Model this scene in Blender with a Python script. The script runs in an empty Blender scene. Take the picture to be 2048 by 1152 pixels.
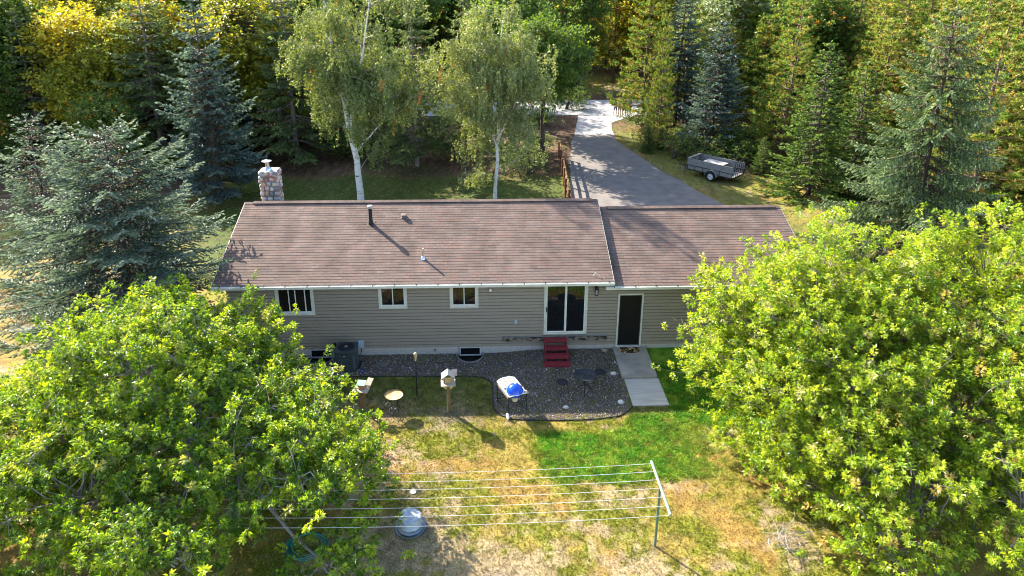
import bpy, math, random
import numpy as np
from mathutils import Vector, Matrix
random.seed(7)
RNG = np.random.default_rng(7)
scene = bpy.context.scene
COL = scene.collection
R = math.radians

# ------------------------------------------------------------------ camera
cam_d = bpy.data.cameras.new('camera')
cam = bpy.data.objects.new('camera', cam_d)
COL.objects.link(cam)
_p, _y, _r = R(20.307), R(2.227), R(.22)
_fw = Vector((math.sin(_y) * math.cos(_p), math.cos(_y) * math.cos(_p), -math.sin(_p)))
_rt = Vector((math.cos(_y), -math.sin(_y), 0))
_up = _rt.cross(_fw)
_R = _rt * math.cos(_r) + _up * math.sin(_r)
_U = _R.cross(_fw)
m = Matrix.Identity(4)
for i in range(3):
    m[i][0] = _R[i]; m[i][1] = _U[i]; m[i][2] = -_fw[i]
m[0][3], m[1][3], m[2][3] = 9.81, -24.175, 14.467
cam.matrix_world = m
cam_d.sensor_width = 36
cam_d.lens = 36 * 1468.07 / 2048
cam_d.shift_y = -(576 - 434.88) / 2048
cam_d.clip_start = .1
cam_d.clip_end = 2000
scene.camera = cam

# ------------------------------------------------------------------ light
SUN_DIR = Vector((-1.16, 1.25, 1.0)).normalized()        # towards the sun
world = bpy.data.worlds.new('World')
scene.world = world
world.use_nodes = True
wn = world.node_tree
bg = wn.nodes['Background']
sky = wn.nodes.new('ShaderNodeTexSky')
sky.sky_type = 'NISHITA'
sky.sun_disc = False
sky.sun_elevation = math.asin(SUN_DIR.z)
sky.sun_rotation = math.atan2(SUN_DIR.x, SUN_DIR.y)
sky.air_density = 1.0; sky.dust_density = 1.2; sky.ozone_density = 1.0
wn.links.new(sky.outputs[0], bg.inputs[0])
bg.inputs[1].default_value = 0.115
sun_d = bpy.data.lights.new('sun', 'SUN')
sun_d.energy = 4.7
sun_d.angle = R(.53)
sun_d.color = (1.0, .91, .76)
sun = bpy.data.objects.new('sun', sun_d)
COL.objects.link(sun)
sun.rotation_euler = SUN_DIR.to_track_quat('Z', 'Y').to_euler()
scene.view_settings.view_transform = 'Standard'
scene.view_settings.look = 'None'
scene.view_settings.exposure = 2.2
scene.view_settings.gamma = 1
scene.view_settings.use_curve_mapping = False
scene.cycles.max_bounces = 8
scene.cycles.filter_width = 1.05
scene.cycles.transparent_max_bounces = 8

# ------------------------------------------------------------------ materials
def nt(name):
    mt = bpy.data.materials.new(name); mt.use_nodes = True
    return mt, mt.node_tree, mt.node_tree.nodes['Principled BSDF']
def setp(p, **k):
    for a, v in k.items():
        p.inputs[{'rough': 'Roughness', 'metal': 'Metallic', 'spec': 'Specular IOR Level', 'coat': 'Coat Weight'}[a]].default_value = v
def noise_mix(t, c1, c2, scale, detail=4, lo=.35, hi=.65, coords='Object', stretch=None):
    tc = t.nodes.new('ShaderNodeTexCoord')
    n = t.nodes.new('ShaderNodeTexNoise'); n.inputs['Scale'].default_value = scale; n.inputs['Detail'].default_value = detail
    if stretch:
        mp = t.nodes.new('ShaderNodeMapping'); mp.inputs['Scale'].default_value = stretch
        t.links.new(tc.outputs[coords], mp.inputs[0]); t.links.new(mp.outputs[0], n.inputs['Vector'])
    else:
        t.links.new(tc.outputs[coords], n.inputs['Vector'])
    mr = t.nodes.new('ShaderNodeMapRange'); mr.inputs['From Min'].default_value = lo; mr.inputs['From Max'].default_value = hi
    t.links.new(n.outputs['Fac'], mr.inputs[0])
    mx = t.nodes.new('ShaderNodeMix'); mx.data_type = 'RGBA'
    for i, c in ((6, c1), (7, c2)):
        if isinstance(c, tuple): mx.inputs[i].default_value = (*c[:3], 1)
        else: t.links.new(c, mx.inputs[i])
    t.links.new(mr.outputs[0], mx.inputs[0])
    return mx.outputs[2], n
def bump(t, p, src, strength=.3, dist=.01):
    b = t.nodes.new('ShaderNodeBump'); b.inputs['Strength'].default_value = strength; b.inputs['Distance'].default_value = dist
    t.links.new(src, b.inputs['Height']); t.links.new(b.outputs[0], p.inputs['Normal'])
def mat(name, c, c2=None, scale=8, rough=.7, metal=0, spec=.4, bmp=0, stretch=None, lo=.35, hi=.65, coords='Object'):
    mt, t, p = nt(name)
    c2 = c2 or tuple(x * .78 for x in c)
    o, n = noise_mix(t, c, c2, scale, lo=lo, hi=hi, stretch=stretch, coords=coords)
    t.links.new(o, p.inputs['Base Color']); setp(p, rough=rough, metal=metal, spec=spec)
    if bmp: bump(t, p, n.outputs['Fac'], bmp)
    return mt
def vcol(name, rough=.9, spec=.2, tint=None, nscale=0, namt=.25, bmp=0, bscale=60, stretch=None):
    """colour comes from the mesh's own colour attribute"""
    mt, t, p = nt(name)
    a = t.nodes.new('ShaderNodeAttribute'); a.attribute_name = 'Col'
    src = a.outputs['Color']
    if nscale:
        mul = t.nodes.new('ShaderNodeMix'); mul.data_type = 'RGBA'; mul.blend_type = 'MULTIPLY'; mul.inputs[0].default_value = 1
        o, n = noise_mix(t, (1 + namt,) * 3, (1 - namt,) * 3, nscale, detail=6, lo=.3, hi=.7, stretch=stretch)
        t.links.new(src, mul.inputs[6]); t.links.new(o, mul.inputs[7]); src = mul.outputs[2]
    t.links.new(src, p.inputs['Base Color']); setp(p, rough=rough, spec=spec)
    if bmp:
        tc = t.nodes.new('ShaderNodeTexCoord'); n2 = t.nodes.new('ShaderNodeTexNoise')
        n2.inputs['Scale'].default_value = bscale; n2.inputs['Detail'].default_value = 6
        t.links.new(tc.outputs['Object'], n2.inputs['Vector']); bump(t, p, n2.outputs['Fac'], bmp, .02)
    return mt
def leafmat(name, tint, trans=.4, rough=.5, spec=.35, tt=None):
    """leaf: reflects its colour and lets part of the sun through; Col carries leaf to leaf variation"""
    mt, t, p = nt(name)
    a = t.nodes.new('ShaderNodeAttribute'); a.attribute_name = 'Col'
    mul = t.nodes.new('ShaderNodeMix'); mul.data_type = 'RGBA'; mul.blend_type = 'MULTIPLY'; mul.inputs[0].default_value = 1
    t.links.new(a.outputs['Color'], mul.inputs[6]); mul.inputs[7].default_value = (*tint, 1)
    t.links.new(mul.outputs[2], p.inputs['Base Color']); setp(p, rough=rough, spec=spec)
    tr = t.nodes.new('ShaderNodeBsdfTranslucent')
    m2 = t.nodes.new('ShaderNodeMix'); m2.data_type = 'RGBA'; m2.blend_type = 'MULTIPLY'; m2.inputs[0].default_value = 1
    t.links.new(a.outputs['Color'], m2.inputs[6]); tt = tt or (tint[0] * 1.6, tint[1] * 1.5, tint[2] * .7); m2.inputs[7].default_value = (*tt, 1)
    t.links.new(m2.outputs[2], tr.inputs[0])
    ms = t.nodes.new('ShaderNodeMixShader'); ms.inputs[0].default_value = trans
    t.links.new(p.outputs[0], ms.inputs[1]); t.links.new(tr.outputs[0], ms.inputs[2])
    t.links.new(ms.outputs[0], t.nodes['Material Output'].inputs[0])
    return mt

M = {}
M['siding'] = mat('siding', (.29, .24, .186), (.245, .203, .157), 3, rough=.55, coords='Object', stretch=(1, 1, 1), lo=.3, hi=.7)
M['wall_core'] = mat('wall_core', (.12, .11, .10), rough=.9)
M['trim'] = mat('trim', (.62, .58, .48), (.52, .48, .40), 5, rough=.5)
M['gutter'] = mat('gutter', (.78, .76, .70), (.64, .62, .55), 2.5, rough=.4)
M['block'] = mat('block', (.44, .40, .37), (.36, .33, .31), 9, rough=.9, bmp=.4)
M['mortar'] = mat('mortar', (.24, .23, .22), rough=.95)
M['dark_glass'] = mat('dark_glass', (.008, .009, .011), rough=.03, spec=.6)
M['frame_white'] = mat('frame_white', (.70, .68, .62), (.6, .58, .52), 6, rough=.4)
M['pvc'] = mat('pvc', (.45, .47, .49), (.35, .37, .4), 6, rough=.4)
M['red_paint'] = mat('red_paint', (.22, .017, .026), (.16, .013, .02), 7, rough=.6, stretch=(1, 6, 1))
M['black'] = mat('black_metal', (.010, .012, .016), (.016, .018, .022), 20, rough=.6, spec=.25)
M['ac'] = mat('ac_green_grey', (.045, .062, .066), (.037, .05, .055), 12, rough=.5, metal=.2)
M['ac_dark'] = mat('ac_grille', (.012, .014, .017), rough=.6)
M['concrete'] = mat('concrete', (.36, .315, .26), (.22, .19, .155), 2.2, rough=.9, bmp=.3, lo=.3, hi=.7)
M['concrete_light'] = mat('concrete_light', (.42, .385, .345), (.32, .295, .265), 2.2, rough=.9, bmp=.3, stretch=(.4, 4, 1))
M['wood_grey'] = mat('weathered_wood', (.27, .26, .25), (.16, .155, .15), 5, rough=.85, stretch=(1, 9, 9), bmp=.3)
M['wood_brown'] = mat('brown_wood', (.20, .12, .06), (.13, .075, .035), 6, rough=.8, stretch=(6, 6, 1), bmp=.2)
M['wood_pale'] = mat('pale_wood', (.46, .37, .29), (.34, .26, .20), 8, rough=.8)
M['wood_fence'] = mat('fence_wood', (.22, .095, .04), (.13, .055, .025), 6, rough=.8)
M['ledger'] = mat('rotten_board', (.20, .17, .14), (.035, .028, .025), 2.6, rough=.9, lo=.42, hi=.56, bmp=.4, coords='Object', stretch=(1.6, 3, 3))
M['steel'] = mat('bright_steel', (.72, .74, .76), (.6, .62, .65), 14, rough=.28, metal=1)
M['galv'] = mat('galvanised', (.36, .41, .46), (.26, .31, .36), 9, rough=.5, metal=.6)
M['asphalt'] = None
M['rubber'] = mat('rubber', (.018, .018, .02), rough=.8)
M['white_paint'] = mat('white_paint', (.78, .80, .82), (.7, .72, .74), 6, rough=.4)
M['blue_enamel'] = mat('blue_enamel', (.006, .075, .62), (.005, .06, .52), 3, rough=.12, spec=.7)
M['green_metal'] = mat('green_metal', (.10, .17, .12), (.06, .12, .08), 9, rough=.5)
M['green_pale'] = mat('worn_green_paint', (.24, .31, .24), (.16, .24, .18), 7, rough=.55)
M['rope'] = mat('white_line', (.75, .75, .74), rough=.7)
M['hose'] = mat('teal_hose', (.01, .22, .18), (.008, .15, .12), 12, rough=.35)
M['rock'] = mat('pale_rock', (.60, .57, .54), (.45, .42, .39), 12, rough=.9, bmp=.5)
M['rock_tan'] = mat('tan_rock', (.42, .32, .20), (.3, .22, .13), 12, rough=.9, bmp=.5)
M['flag'] = mat('flat_stone', (.10, .09, .08), (.15, .13, .11), 7, rough=.9, bmp=.5)
M['gold'] = mat('yellow_plastic', (.62, .50, .16), (.52, .40, .10), 8, rough=.5)
M['rust'] = mat('rusty_basin', (.60, .42, .20), (.42, .20, .06), 5, rough=.7, lo=.42, hi=.6)
M['brown_metal'] = mat('brown_metal', (.10, .055, .035), (.06, .035, .025), 12, rough=.55, metal=.3)
M['flame'] = mat('pale_torch_head', (.55, .46, .26), (.4, .3, .14), 10, rough=.6)
M['roof_green'] = mat('green_feeder_roof', (.20, .34, .29), (.15, .26, .22), 8, rough=.5)
M['orange_wood'] = mat('orange_wood', (.34, .19, .11), (.24, .13, .07), 8, rough=.7)
M['shell_white'] = mat('weathered_white', (.24, .23, .225), (.17, .165, .16), 12, rough=.7)
M['bark'] = mat('bark', (.10, .078, .062), (.05, .04, .034), 9, rough=.95, bmp=.6, stretch=(1, 1, .3))
M['bark_grey'] = mat('grey_bark', (.24, .215, .19), (.14, .125, .11), 9, rough=.9, bmp=.5, stretch=(1, 1, .3))
M['bark_red'] = mat('pine_bark', (.17, .10, .07), (.09, .06, .045), 9, rough=.9, bmp=.5, stretch=(1, 1, .3))
M['twig'] = mat('grey_twig', (.36, .33, .30), (.22, .20, .18), 9, rough=.85)
M['birch_bark'] = mat('birch_bark', (.72, .70, .66), (.05, .045, .04), 3.2, rough=.7, lo=.60, hi=.66, stretch=(1, 1, 3.2))
M['birch_twig'] = mat('birch_twig', (.40, .36, .32), (.2, .17, .15), 6, rough=.8)
M['well'] = mat('corrugated_well', (.36, .35, .34), (.25, .24, .23), 12, rough=.6, metal=.4)
M['soil'] = mat('dark_soil', (.035, .028, .022), (.02, .016, .013), 12, rough=.95)

# ------------------------------------------------------------------ mesh helpers
def link(o, parent=None):
    COL.objects.link(o)
    if parent is not None: o.parent = parent
    return o
def np_mesh(name, V, F, material=None, colors=None, smooth=False):
    """V (n,3); F one or several int arrays of shape (k,3) or (k,4); colors (n,3)"""
    if not isinstance(F, (list, tuple)): F = [F]
    F = [np.asarray(f, dtype=np.int32) for f in F if len(f)]
    me = bpy.data.meshes.new(name)
    me.vertices.add(len(V)); me.vertices.foreach_set('co', np.asarray(V, dtype=np.float32).ravel())
    idx = np.concatenate([f.ravel() for f in F]); n = sum(len(f) for f in F)
    tot = np.concatenate([np.full(len(f), f.shape[1], dtype=np.int32) for f in F])
    me.loops.add(len(idx)); me.loops.foreach_set('vertex_index', idx)
    me.polygons.add(n)
    st = np.zeros(n, dtype=np.int32); st[1:] = np.cumsum(tot)[:-1]
    me.polygons.foreach_set('loop_start', st)
    me.polygons.foreach_set('use_smooth', np.full(n, bool(smooth)))
    me.update(calc_edges=True)
    if colors is not None:
        at = me.color_attributes.new('Col', 'FLOAT_COLOR', 'POINT')
        c = np.ones((len(V), 4), dtype=np.float32); c[:, :3] = colors
        at.data.foreach_set('color', c.ravel())
    if material: me.materials.append(material)
    return me
def tag(o, label=None, cat=None, group=None, kind=None):
    if label: o['label'] = label
    if cat: o['category'] = cat
    if group: o['group'] = group
    if kind: o['kind'] = kind
    return o
def thing(name, label, cat, loc=(0, 0, 0), rz=0, group=None):
    o = bpy.data.objects.new(name, None); link(o)
    o.location = loc; o.rotation_euler = (0, 0, rz); o.empty_display_size = .2
    return tag(o, label, cat, group)
def copy_tree(o, parent=None):
    c = o.copy(); COL.objects.link(c); c.parent = parent
    for ch in list(o.children): copy_tree(ch, c)
    return c
class MB:
    """collects simple solids and links them as one mesh"""
    def __init__(s): s.v = []; s.f = []; s.n = 0
    def add(s, V, F):
        s.v.extend([tuple(v) for v in V]); s.f.extend([tuple(i + s.n for i in f) for f in F]); s.n += len(V); return s
    def box(s, a, b, rot=None, at=None):
        x0, y0, z0 = a; x1, y1, z1 = b
        V = [Vector(p) for p in ((x0, y0, z0), (x1, y0, z0), (x1, y1, z0), (x0, y1, z0), (x0, y0, z1), (x1, y0, z1), (x1, y1, z1), (x0, y1, z1))]
        if rot is not None: V = [rot @ p for p in V]
        if at is not None: V = [p + Vector(at) for p in V]
        return s.add(V, [(0, 3, 2, 1), (4, 5, 6, 7), (0, 1, 5, 4), (1, 2, 6, 5), (2, 3, 7, 6), (3, 0, 4, 7)])
    def tube(s, pts, rad, n=8, cap=True, closed=False):
        pts = [Vector(p) for p in pts]
        if not isinstance(rad, (list, tuple)): rad = [rad] * len(pts)
        V = []; k = len(pts); ref = None
        for i, p in enumerate(pts):
            if closed: d = pts[(i + 1) % k] - pts[i - 1]
            else: d = pts[min(i + 1, k - 1)] - pts[max(i - 1, 0)]
            d.normalize()
            if ref is None: ref = Vector((0, 0, 1)) if abs(d.z) < .9 else Vector((1, 0, 0))
            a = d.cross(ref).normalized(); b = a.cross(d).normalized(); ref = b
            for j in range(n):
                t = 2 * math.pi * j / n
                V.append(p + (a * math.cos(t) + b * math.sin(t)) * rad[i])
        F = []
        for i in range(k if closed else k - 1):
            i2 = (i + 1) % k
            for j in range(n):
                F.append((i * n + j, i * n + (j + 1) % n, i2 * n + (j + 1) % n, i2 * n + j))
        if cap and not closed:
            F.append(tuple(range(n - 1, -1, -1))); F.append(tuple((k - 1) * n + j for j in range(n)))
        return s.add(V, F)
    def lathe(s, prof, n=20, at=(0, 0, 0), sx=1, sy=1, cap=True):
        V = []; F = []
        for r, z in prof:
            for j in range(n):
                t = 2 * math.pi * j / n
                V.append((at[0] + r * sx * math.cos(t), at[1] + r * sy * math.sin(t), at[2] + z))
        for i in range(len(prof) - 1):
            for j in range(n):
                F.append((i * n + j, i * n + (j + 1) % n, (i + 1) * n + (j + 1) % n, (i + 1) * n + j))
        if cap and prof[0][0] > 1e-4: F.append(tuple(range(n - 1, -1, -1)))
        if cap and prof[-1][0] > 1e-4: F.append(tuple((len(prof) - 1) * n + j for j in range(n)))
        return s.add(V, F)
    def prism(s, poly, z0, z1):
        n = len(poly)
        return s.add([(x, y, z0) for x, y in poly] + [(x, y, z1) for x, y in poly],
                     [tuple(range(n - 1, -1, -1)), tuple(range(n, 2 * n))] + [(i, (i + 1) % n, n + (i + 1) % n, n + i) for i in range(n)])
    def build(s, name, material, parent=None, smooth=False, bevel=0):
        me = bpy.data.meshes.new(name)
        me.from_pydata(s.v, [], s.f); me.materials.append(material)
        if smooth:
            me.polygons.foreach_set('use_smooth', [True] * len(me.polygons))
            me.set_sharp_from_angle(angle=R(40))
        o = bpy.data.objects.new(name, me); link(o, parent)
        if bevel:
            b = o.modifiers.new('bevel', 'BEVEL'); b.width = bevel; b.segments = 2; b.limit_method = 'ANGLE'
        return o
def rotm(x=0, y=0, z=0):
    return Matrix.Rotation(z, 3, 'Z') @ Matrix.Rotation(y, 3, 'Y') @ Matrix.Rotation(x, 3, 'X')

# smooth value noise on numpy arrays
_T = np.random.default_rng(3).random((256, 256))
def vn(x, y, s, off=0):
    x = np.asarray(x) * s + off * 17.3 + 500; y = np.asarray(y) * s + off * 9.1 + 500
    xi = np.floor(x).astype(int); yi = np.floor(y).astype(int); fx = x - xi; fy = y - yi
    fx = fx * fx * (3 - 2 * fx); fy = fy * fy * (3 - 2 * fy)
    g = lambda a, b: _T[a & 255, b & 255]
    return (g(xi, yi) * (1 - fx) + g(xi + 1, yi) * fx) * (1 - fy) + (g(xi, yi + 1) * (1 - fx) + g(xi + 1, yi + 1) * fx) * fy
def fbm(x, y, s, off=0, o=4):
    r = 0; a = 1; t = 0
    for k in range(o): r = r + a * vn(x, y, s * 2 ** k, off + k); t += a; a *= .55
    return r / t
def sst(e0, e1, x):
    t = np.clip((x - e0) / (e1 - e0), 0, 1); return t * t * (3 - 2 * t)
# ------------------------------------------------------------------ ground
WELLS = ((3.57, .32), (9.19, .32))                       # basement windows: centre x, wall y
def ground_z(x, y):
    x = np.asarray(x, float); y = np.asarray(y, float)
    z = -.12 * sst(-1.4, -.2, y) * (1 - sst(10, 12, x)) * (1 - sst(1.5, 4, y))
    z = z + .03 * (fbm(x, y, .35, 5) - .5) * sst(.5, 3, np.abs(y + .5))
    z = z + .5 * (fbm(x, y, .05, 8) - .5) * sst(34, 60, y)
    for wx, wy in WELLS:
        d = np.sqrt(((x - wx) / .50) ** 2 + ((y - wy) / .66) ** 2)
        z = z - .22 * (1 - sst(.80, 1.0, d))
    return z
def mixc(a, b, t): return a * (1 - t[:, None]) + np.array(b)[None, :] * t[:, None]
def inside_drive(x, y):
    """asphalt drive from the garage to the road"""
    L = np.interp(y, [9, 18, 29.5, 36, 42.5], [14.9, 14.95, 16.3, 17.5, 18.6])
    Rr = np.interp(y, [9, 14, 16.6, 25.3, 32.4, 38.5, 42.5], [24.6, 24.6, 24.1, 21.5, 20.2, 20.9, 24.0])
    return (x > L) & (x < Rr) & (y > 8.9) & (y < 42.5)
def ground_color(x, y):
    x = np.asarray(x, float).ravel(); y = np.asarray(y, float).ravel()
    n1 = fbm(x, y, .55, 1); n2 = fbm(x, y, 1.7, 2); n3 = fbm(x, y, 4.5, 3); n4 = fbm(x, y, .22, 4)
    c = np.tile(np.array([.34, .26, .06]), (len(x), 1))                     # dry olive straw
    c = mixc(c, (.25, .26, .032), sst(.36, .52, n2 * .6 + n1 * .4))            # olive green
    c = mixc(c, (.36, .22, .065), sst(.52, .66, fbm(x, y, .8, 9)) * .8)        # orange dry tufts
    bare = sst(.53, .66, n1 * .55 + n3 * .45 + .10 * np.exp(-((x - 10.4) ** 2 / 6 + (y + 10.4) ** 2 / 2.5)) + .05 * sst(-7.5, -9.5, y))
    c = mixc(c, (.42, .31, .20), bare * .8)
    bald = np.exp(-(((x - 10.1) / .75) ** 2 + ((y + 10.9) / .55) ** 2) ** 1.5)
    c = mixc(c, (.52, .45, .41), bald * .8)
    # strip shaded by the house, its shade put into a darker green
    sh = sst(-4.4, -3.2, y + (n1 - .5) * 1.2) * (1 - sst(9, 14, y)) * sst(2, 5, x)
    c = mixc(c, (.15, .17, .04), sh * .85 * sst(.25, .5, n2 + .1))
    # watered green patch
    e = (n2 - .5) * .9
    g = sst(11.35, 11.8, x + e) * (1 - .75 * sst(15.2, 17.2, x + e * 2)) * (1 - sst(18, 19, x)) * (1 - sst(-4.95, -4.6, y + e * .7 - .9 * sst(13.8, 14.8, x))) * sst(-7.25, -6.85, y + e * .6)
    g2 = sst(15.7, 16.1, x) * (1 - sst(21, 23, x)) * sst(-5.2, -4.2, y) * (1 - sst(1, 2, y))
    g = np.maximum(g * sst(.30, .48, n3 * .5 + n2 * .5 + .03), g2)
    c = mixc(c, (.10, .30, .016), g * .93)
    c = mixc(c, (.30, .38, .04), g * sst(.44, .62, n3) * .7)
    # lawn behind the house
    bl = sst(8.6, 9.4, y) * (1 - sst(21.5, 24, y + (n1 - .5) * 5)) * sst(-8, -5, x) * (1 - sst(14.6, 15.2, x))
    c = mixc(c, (.075, .12, .022), bl * .9)
    # forest floor
    ff = sst(21.5, 24, y + (n1 - .5) * 5) * (1 - sst(51, 53, y) * (1 - sst(60, 66, y)))
    ff = np.maximum(ff, sst(-7.5, -9.5, x + (n1 - .5) * 3) * sst(13, 18, y))
    verge = np.exp(-((x - np.interp(y, [9, 16.6, 25.3, 32.4, 38], [26.5, 26, 23.2, 21.6, 22])) / 1.7) ** 2)
    vr = sst(9, 12, y) * (1 - sst(33, 39, y)) * (x > 20)
    ff = ff * (1 - np.clip(verge * vr * 1.5, 0, 1))
    c = mixc(c, (.175, .19, .045), vr * verge * .75)
    c = mixc(c, (.145, .085, .055), ff)
    c = mixc(c, (.26, .155, .09), ff * sst(.5, .62, n3) * .8)
    c = mixc(c, (.10, .12, .03), ff * sst(.56, .66, n1) * .7)
    # left yard, dry gold
    ly = (1 - sst(-7, -4, x)) * (1 - sst(11, 15, y))
    c = mixc(c, (.34, .25, .06), ly * .75 * sst(.35, .55, n1 + .05))
    c = mixc(c, (.40, .33, .25), ly * sst(.56, .66, n2) * .6)
    # soil under the gravel and in the wells
    dark = np.zeros(len(x))
    for wx, wy in WELLS:
        d = np.sqrt(((x - wx) / .50) ** 2 + ((y - wy) / .66) ** 2); dark = np.maximum(dark, 1 - sst(.85, 1.02, d))
    c = mixc(c, (.03, .024, .02), dark)
    # worn soil around the feeder posts and the bird bath
    for px, py, r in ((8.6, -3.65, .9), (5.5, -3.4, 1.1), (6.8, -3.6, .8), (7.72, -7.36, .5), (7.8, -8.8, .9)):
        w = np.exp(-((x - px) ** 2 + ((y - py) * 1.3) ** 2) / r ** 2) * sst(.35, .6, n3 + .12)
        c = mixc(c, (.26, .20, .15), w * .7)
    c = c * .62 * (.76 + .48 * sst(.25, .75, fbm(x, y, 5.5, 6, 3)))[:, None]
    return c
def axis(lo, f0, f1, hi, fine):
    a = list(np.arange(f0, f1 + 1e-6, fine))
    s = fine; v = f1; up = []
    while v < hi: s = min(s * (1.022 if v < f1 + 42 else 1.2), 14); v += s; up.append(v)
    s = fine; v = f0; dn = []
    while v > lo: s = min(s * (1.035 if v > f0 - 25 else 1.2), 14); v -= s; dn.append(v)
    return np.array(dn[::-1] + a + up)
gx = axis(-400, -3, 20, 400, .15); gy = axis(-120, -12.3, .9, 700, .13)
X, Y = np.meshgrid(gx, gy)
Z = ground_z(X, Y)
V = np.stack([X.ravel(), Y.ravel(), Z.ravel()], 1)
nx, ny = len(gx), len(gy)
I = (np.arange(ny - 1)[:, None] * nx + np.arange(nx - 1)[None, :]).ravel()
ground_m = vcol('ground_mat', rough=.95, spec=.15, nscale=22, namt=.45, bmp=.35, bscale=34)
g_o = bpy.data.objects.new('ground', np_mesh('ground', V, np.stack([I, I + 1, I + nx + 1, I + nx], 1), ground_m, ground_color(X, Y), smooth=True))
link(g_o); tag(g_o, kind='structure')

# asphalt drive and the pale road it meets
ma, t, p = nt('asphalt')
o1, n_ = noise_mix(t, (.19, .165, .150), (.135, .12, .11), 1.3, detail=8)
o2, n2_ = noise_mix(t, o1, (.22, .20, .195), 60, detail=3, lo=.55, hi=.75)
t.links.new(o2, p.inputs['Base Color']); setp(p, rough=.85, spec=.25); bump(t, p, n2_.outputs['Fac'], .5, .01)
ys = np.concatenate([np.arange(8.9, 42.6, .6), [42.5]])
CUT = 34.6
Lx = np.interp(ys, [9, 18, 29.5, 36, 42.5], [14.9, 14.95, 16.3, 17.5, 18.6]) + (vn(ys, ys * 0, .8) - .5) * .15
Rx = np.interp(ys, [9, 14, 16.6, 25.3, 32.4, 38.5, 42.5], [24.6, 24.6, 24.1, 21.5, 20.2, 20.9, 24.6]) + (vn(ys, ys * 0 + 5, .8) - .5) * .2
def ribbon(name, A, B, z, material, zf=None):
    k = len(A); q = 12
    V = []
    for a, b in zip(A, B):
        for j in range(q + 1):
            u = j / q; x = a[0] + (b[0] - a[0]) * u; y = a[1] + (b[1] - a[1]) * u
            V.append((x, y, float(ground_z(x, y)) + z))
    F = [(i * (q + 1) + j, i * (q + 1) + j + 1, (i + 1) * (q + 1) + j + 1, (i + 1) * (q + 1) + j) for i in range(k - 1) for j in range(q)]
    o = bpy.data.objects.new(name, np_mesh(name, V, np.array(F), material)); link(o); tag(o, kind='structure'); return o
km = ys <= CUT; ribbon('driveway', list(zip(Lx[km], ys[km])), list(zip(Rx[km], ys[km])), .035, ma)
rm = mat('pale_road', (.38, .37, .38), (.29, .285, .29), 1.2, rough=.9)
xs = np.arange(-120, 160, 3.)
yc = 45.0 + (xs - 20) * .012
km = ys > CUT - .7; ribbon('sunlit_drive_end', list(zip(Lx[km] , ys[km])), list(zip(Rx[km], ys[km])), .030, rm)  # drive end in the pale road colour, sunlight on asphalt painted in
ribbon('road', list(zip(xs, yc - 3.6)), list(zip(xs, yc + 3.3)), .06, rm)

# ------------------------------------------------------------------ gravel bed, every stone real geometry
from math import cos, sin
BED = [(3.2, -1.30), (5.7, -1.34), (9.35, -1.46), (9.75, -1.62), (9.98, -1.95), (10.0, -3.35), (10.15, -3.72), (10.5, -3.98), (11.1, -4.10), (12.6, -4.16), (13.5, -4.10), (14.15, -3.98), (14.66, -3.5), (14.60, .3), (2.0, .3), (2.0, -1.25)]
def in_poly(x, y, P):
    ins = np.zeros(len(x), bool); n = len(P)
    for i in range(n):
        x1, y1 = P[i]; x2, y2 = P[(i + 1) % n]
        c = ((y1 > y) != (y2 > y)) & (x < (x2 - x1) * (y - y1) / (y2 - y1 + 1e-12) + x1)
        ins ^= c
    return ins
n = 46000
gx_ = RNG.uniform(2.0, 14.7, n); gy_ = RNG.uniform(-4.2, .30, n)
k = in_poly(gx_, gy_, BED)
for wx, wy in WELLS: k &= np.sqrt(((gx_ - wx) / .50) ** 2 + ((gy_ - wy) / .66) ** 2) > 1.06
gx_, gy_ = gx_[k], gy_[k]; n = len(gx_)
sz = RNG.uniform(.013, .028, n) * np.where(RNG.random(n) < .06, 1.4, 1)
O = np.array([[1, 0, 0], [-1, 0, 0], [0, 1, 0], [0, -1, 0], [0, 0, 1], [0, 0, -1]], float)
OF = np.array([[0, 2, 4], [2, 1, 4], [1, 3, 4], [3, 0, 4], [2, 0, 5], [1, 2, 5], [3, 1, 5], [0, 3, 5]])
def rand_rot(n, rng):
    q = rng.normal(size=(n, 4)); q /= np.linalg.norm(q, axis=1)[:, None]; w, x, y, z = q.T
    return np.stack([np.stack([1 - 2 * (y * y + z * z), 2 * (x * y - z * w), 2 * (x * z + y * w)], 1),
                     np.stack([2 * (x * y + z * w), 1 - 2 * (x * x + z * z), 2 * (y * z - x * w)], 1),
                     np.stack([2 * (x * z - y * w), 2 * (y * z + x * w), 1 - 2 * (x * x + y * y)], 1)], 1)
Q = rand_rot(n, RNG)
base = O[None] * (sz[:, None, None] * RNG.uniform(.65, 1.25, (n, 1, 3)))
Vv = np.einsum('nij,nkj->nki', Q, base)
Vv[:, :, 2] *= .75
Vv += np.stack([gx_, gy_, ground_z(gx_, gy_) + .012 + RNG.uniform(0, .018, n)], 1)[:, None, :]
pal = np.array([.92, .86, .84]) * np.array([[.12, .10, .102], [.17, .137, .135], [.085, .075, .082], [.23, .185, .175], [.30, .26, .25], [.14, .10, .09], [.62, .59, .57]])
ci = RNG.choice(len(pal), n, p=[.27, .22, .19, .13, .09, .06, .04])
cc = pal[ci] * RNG.uniform(.8, 1.2, (n, 1))
Fg = (OF[None] + (np.arange(n) * 6)[:, None, None]).reshape(-1, 3)
gv = vcol('gravel_stone', rough=.8, spec=.35)
o = bpy.data.objects.new('gravel', np_mesh('gravel', Vv.reshape(-1, 3), Fg, gv, np.repeat(cc, 6, 0))); link(o)
tag(o, 'dark crushed stone gravel bed along the back wall and under the patio table', 'gravel', kind='stuff')
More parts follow.
